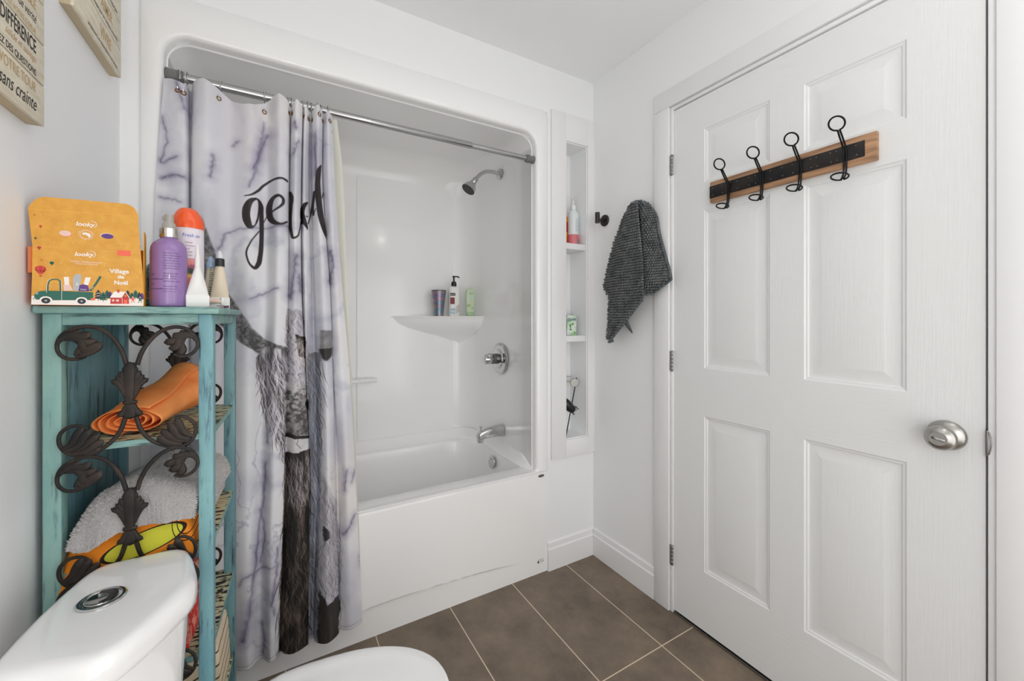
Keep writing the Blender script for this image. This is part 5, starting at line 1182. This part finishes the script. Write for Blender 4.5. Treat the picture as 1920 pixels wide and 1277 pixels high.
# crown gathered over the hidden peg
b=B(); b.sphere((W-.036,-.350,1.690),.034,sx=.8,sy=1.15,sz=.62,n=12); crown=put(b.build('crown',che),tw_)
for i in range(70):
    a=random.uniform(0,2*math.pi); e_=math.acos(random.uniform(-.2,1)); d=Vector((math.sin(e_)*math.cos(a),math.sin(e_)*math.sin(a),math.cos(e_)))
    if d.x>.75: continue
    nub(Vector((W-.036+d.x*.034*.8,-.350+d.y*.034*1.15,1.690+d.z*.034*.62)),d,tilt=(0,0,0))
nb=put(nubs.build('chenille_nubs',che,angle=80),tw_); nb['kind']='stuff'
tw_.location.y+=.022; tw_.location.z-=.006

# ================================================================ THINGS IN THE NICHE
ZN1,ZN2,ZN0=1.5725,1.1145,NZ0+.0005
t=thing('lotion_bottle','white pump bottle with pink label base on the upper niche shelf','bottle',(1.706,.052,ZN1))
wh2=mat('bottle_white',(224,232,234),.25); pk=mat('label_pink',(214,120,128),.4)
b=B(); b.lathe([(.026,0),(.028,.002),(.028,.150),(.026,.163),(.018,.175),(.012,.180),(.012,.185)],(0,0,0),n=36); lput(recalc(b).build('body',wh2),t)
b=B(); b.lathe([(.0283,.004),(.0284,.005),(.0284,.052),(.0283,.053)],(0,0,0),n=36,cap=False); lput(b.build('label_band',pk),t)
b=B(); b.lathe([(.0135,.184),(.0135,.203),(.008,.206),(.0045,.208),(.0045,.236)],(0,0,0),n=24); b.lathe([(.009,.234),(.0095,.236),(.0095,.246),(.007,.248)],(0,0,0),n=20); b.tube(curve([(0,0,.241),(-.004,-.015,.241),(-.007,-.028,.234)],8),.0035,8); lput(recalc(b).build('pump',white),t)
b=B(); b.box(.011,.021,-.0288,-.0285,.006,.026,M=Matrix.Rotation(math.radians(-14),4,'Z'))
wraptext(b,['Crème','de base','hydrating','body care','daily use','for hands','500 ml'],.0287,math.radians(256),.128,.0060,.0095,sx=.9); lput(b.build('label_print',mat('grey_ink',(120,130,134),.5),smooth=False),t)
t=thing('snack_pouch','yellow and red packet half hidden behind the lotion bottle in the niche','packet',(1.655,.088,ZN1))
yel=mat('packet_yellow',(232,158,34),.35); rdp=mat('packet_red',(190,44,34),.35)
b=B(); b.box(-.034,.034,-.017,.017,.0,.150,.006); lput(b.build('carton',yel),t)
b=B(); b.box(-.032,.030,-.0178,-.0172,.07,.122,.0); b.box(-.032,.018,-.0178,-.0172,.012,.055); lput(b.build('label_panel',rdp,smooth=False),t)
b=B(); b.text('xtra',.028,Matrix.Translation((-.026,-.0180,.088))@Matrix.Rotation(math.pi/2,4,'X'),shear=.2,off=.0006); lput(b.build('lettering',cw,smooth=False),t)
t=thing('soap_box','pale green and white soap carton with blue lettering on the lower niche shelf','box',(1.683,.045,ZN2),math.radians(-12))
gmat=mat('soap_green',(186,214,190),.45,var=(28,(226,232,228),(166,204,162),.42,.6))
b=B(); b.box(-.026,.026,-.014,.014,.0,.100,.0015); lput(b.build('carton',gmat),t)
b=B(); b.text('Dove',.021,Matrix.Translation((-.024,-.0146,.070))@Matrix.Rotation(math.pi/2,4,'X')@Matrix.Rotation(.12,4,'Z'),shear=.15,off=.0004); lput(b.build('lettering',mat('soap_blue',(40,62,120),.5),smooth=False),t)
b=B()
for i,(x,z,a) in enumerate(((-.012,.045,.4),(-.004,.038,-.6),(-.014,.030,1.6),(-.002,.052,1.0))): b.poly([Vector((x,-.0146,z))+Matrix.Rotation(a,3,'Y')@Vector(q) for q in ((-.002,0,0),(-.006,0,.008),(0,0,.017),(.006,0,.008),(.002,0,0))])
b.box(.012,.020,-.0148,-.0144,.006,.018); lput(b.build('leaf_print',mat('leaf_green',(96,160,70),.5),smooth=False),t)
t=thing('white_wrapper','crumpled white wrapper standing behind the soap carton','wrapper',(1.690,.088,ZN2))
b=B(); b.loft([[(x+.003*math.sin(z*300+i),y+.004*math.cos(z*190+i*2),z) for i,(x,y) in enumerate(rrect(-.034*k_,.036*k_,-.018,.018,.006,4))] for z,k_ in ((.0,.95),(.03,1.0),(.06,.96),(.09,1.0),(.108,.7))]); lput(recalc(b).build('wrapper_body',mat('wrapper_white',(222,220,224),.4)),t)
b=B(); b.box(.020,.034,-.022,-.020,.06,.085,.001); lput(b.build('purple_print',cp),t)
t=thing('dark_bottle','dark bottle top showing at the left edge above the soap carton','bottle',(1.652,.075,ZN2))
b=B(); b.lathe([(.02,0),(.022,.003),(.022,.095),(.017,.112),(.010,.120),(.010,.132),(.004,.134)],(0,0,0),n=28); lput(recalc(b).build('body',mat('brown_glass',(60,50,46),.2,coat=.4)),t)
t=thing('tissue_stand','steel stand with round end disc and thin black rod at the niche bottom','stand',(1.68,.06,ZN0))
b=B(); b.tube([(1.625,.010,NZ0+.0035),(1.660,.060,.72),(1.735,.080,.905)],.0028,8) if False else b.tube([(1.628,.012,NZ0+.004),(1.735,.060,.893)],.0028,8); put(b.build('rod',black),t)
b=B(); b.tube([(1.622,.055,.885),(1.716,.055,.874)],.0022,8); b.tube([(1.622,.085,.905),(1.722,.085,.898)],.0018,8); put(b.build('arm',chrome),t)
b=B(); b.lathe([(.0005,0),(.020,.0),(.0215,.002),(.0215,.006),(.020,.008),(.0005,.008)],(1.712,.052,.872),(-.45,-.89,0),n=36); put(recalc(b).build('end_disc',mat('satin_steel',(160,158,154),.45,1)),t)
t=thing('black_brush','black bristle brush caught on the diagonal rod in the niche','brush',(1.665,.03,.74))
b=B(); b.tube(curve([(1.628,.060,.800),(1.650,.045,.775),(1.672,.034,.748),(1.692,.028,.735)],14),[.010,.014,.017,.020,.022,.023,.024,.024,.023,.022,.021,.020,.018,.012],14); bb=put(b.build('brush_head',blackp),t)
b=B()
for i in range(220):
    s=random.random(); c=Vector((1.628,.060,.800)).lerp(Vector((1.697,.026,.732)),s); a=random.uniform(0,2*math.pi); ax_=Vector((.69,-.34,-.64)).normalized(); n1_=ax_.orthogonal().normalized(); n2_=ax_.cross(n1_); d=(n1_*math.cos(a)+n2_*math.sin(a)+ax_*.5).normalized(); r0=.008+.012*s; b.tube([c+d*r0,c+d*(r0+.006)],[.0016,.001],5)
bb2=put(b.build('bristles',blackp),t); bb2['kind']='stuff'

# ================================================================ ON THE SHOWER SHELF
ZS=1.2130
t=thing('tumbler','iridescent dark tumbler at the left of the moulded shower shelf','cup',(1.205,.655,ZS))
iri,nt,bs=nmat('iridescent'); N=nt.nodes; tc=N.new('ShaderNodeTexCoord'); mp=N.new('ShaderNodeMapping'); mp.inputs['Scale'].default_value=(1,1,1.6); nz=N.new('ShaderNodeTexNoise'); nz.inputs['Scale'].default_value=22; nz.inputs['Detail'].default_value=4; r=N.new('ShaderNodeValToRGB'); nt.links.new(tc.outputs['Object'],mp.inputs[0]); nt.links.new(mp.outputs[0],nz.inputs['Vector']); nt.links.new(nz.outputs['Fac'],r.inputs[0])
els=r.color_ramp.elements; els[0].position=.3; els[0].color=S(92,112,118); els[1].position=.7; els[1].color=S(150,148,120)
for p,c in ((.4,(104,146,146)),(.48,(124,112,146)),(.55,(160,128,138)),(.62,(130,146,126))): e=els.new(p); e.color=S(*c)
nt.links.new(r.outputs[0],bs.inputs['Base Color']); bs.inputs['Roughness'].default_value=.22; bs.inputs['Metallic'].default_value=.5
b=B(); b.lathe([(.024,0),(.027,.001),(.0285,.03),(.033,.07),(.0375,.11),(.0425,.147),(.0410,.147),(.036,.11),(.031,.06),(.026,.006),(.001,.005)],(0,0,0),n=40); lput(recalc(b).build('cup_body',iri),t)
b=B(); b.lathe([(.0425,.145),(.0432,.147),(.0425,.149),(.0408,.147)],(0,0,0),n=40,cap=False); lput(b.build('rim',gun),t)
t=thing('pump_bottle','white pump bottle with black pump between the tumbler and the green bottle','bottle',(1.292,.640,ZS))
b=B(); lo=[]
for k_,z in ((.9,0),(1,.004),(1,.150),(.92,.162),(.6,.173),(.36,.176)): lo.append([(x,y,z) for x,y in rrect(-.034*k_,.034*k_,-.022*k_,.022*k_,.018*k_,6)])
b.loft(lo); lput(recalc(b).build('body',white),t)
b=B(); b.lathe([(.0155,.174),(.0155,.196),(.012,.198),(.012,.202),(.005,.204),(.005,.226),(.009,.228),(.009,.234),(.006,.236)],(0,0,0),n=24); b.tube(curve([(0,0,.231),(.016,-.006,.232),(.030,-.012,.226)],8),.0038,8); lput(recalc(b).build('pump',blackp),t)
b=B(); b.use(0).box(-.031,.0,-.0226,-.0221,.118,.134); b.use(1).box(-.031,-.004,-.0226,-.0221,.070,.108); b.use(2).box(-.031,.002,-.0226,-.0221,.030,.046); b.use(2).box(-.031,.000,-.0226,-.0221,.012,.026)
for i in range(5): b.use(1).box(.006,.030,-.0226,-.0222,0,.0022,M=Matrix.Translation((0,0,.012+i*.009))@Matrix.Rotation(math.radians(-35),4,'Y'))
b.use(3); b.text('NEXXE',.0085,Matrix.Translation((-.029,-.0228,.1225))@Matrix.Rotation(math.pi/2,4,'X'),sxy=(.9,1)); lput(b.build('label_print',[mat('label_black',(40,42,38),.5),mat('label_maroon',(130,52,58),.5),mat('label_blue',(168,196,206),.5),cw],smooth=False),t)
t=thing('green_bottle','pale green rounded shower gel bottle at the right end of the shower shelf','bottle',(1.374,.592,ZS))
gbm=mat('gel_green',(196,212,182),.3); b=B(); lo=[]
for k_,z in ((.72,0),(.78,.003),(.80,.022)): lo.append([(x,y,z) for x,y in rrect(-.030*k_,.030*k_,-.016*k_,.016*k_,.012,6)])
b.loft(lo); lput(recalc(b).build('flip_cap',mat('cap_green',(168,198,154),.3)),t)
b=B(); lo=[]
for k_,z in ((.80,.023),(.90,.05),(.99,.09),(1.0,.12),(.95,.14),(.80,.153),(.5,.162),(.1,.164)): lo.append([(x,y,z) for x,y in rrect(-.030*k_,.030*k_,-.016*k_**.6,.016*k_**.6,.014*k_,6)])
b.loft(lo); lput(recalc(b).build('body',gbm),t)
b=B(); b.use(0); b.text('Aveen',.0105,Matrix.Translation((-.014,-.0163,.128))@Matrix.Rotation(math.pi/2,4,'X'),sxy=(.9,1))
b.use(1)
for c,rr in (((-.016,.062),.012),((.008,.048),.008)):
    for i in range(5):
        a=i*2*math.pi/5+.3; b.poly([Vector((c[0]+math.cos(a+d_)*rr*q,-.0166,c[1]+math.sin(a+d_)*rr*q)) for q,d_ in ((.12,0),(.6,-.35),(1,0),(.6,.35))])
b.use(2).box(-.012,.014,-.0164,-.0160,.100,.122); lput(b.build('label_print',[mat('ink_green',(60,120,90),.5),mat('flower_green',(104,164,60),.5),mat('pale_label',(190,214,196),.5)],smooth=False),t)
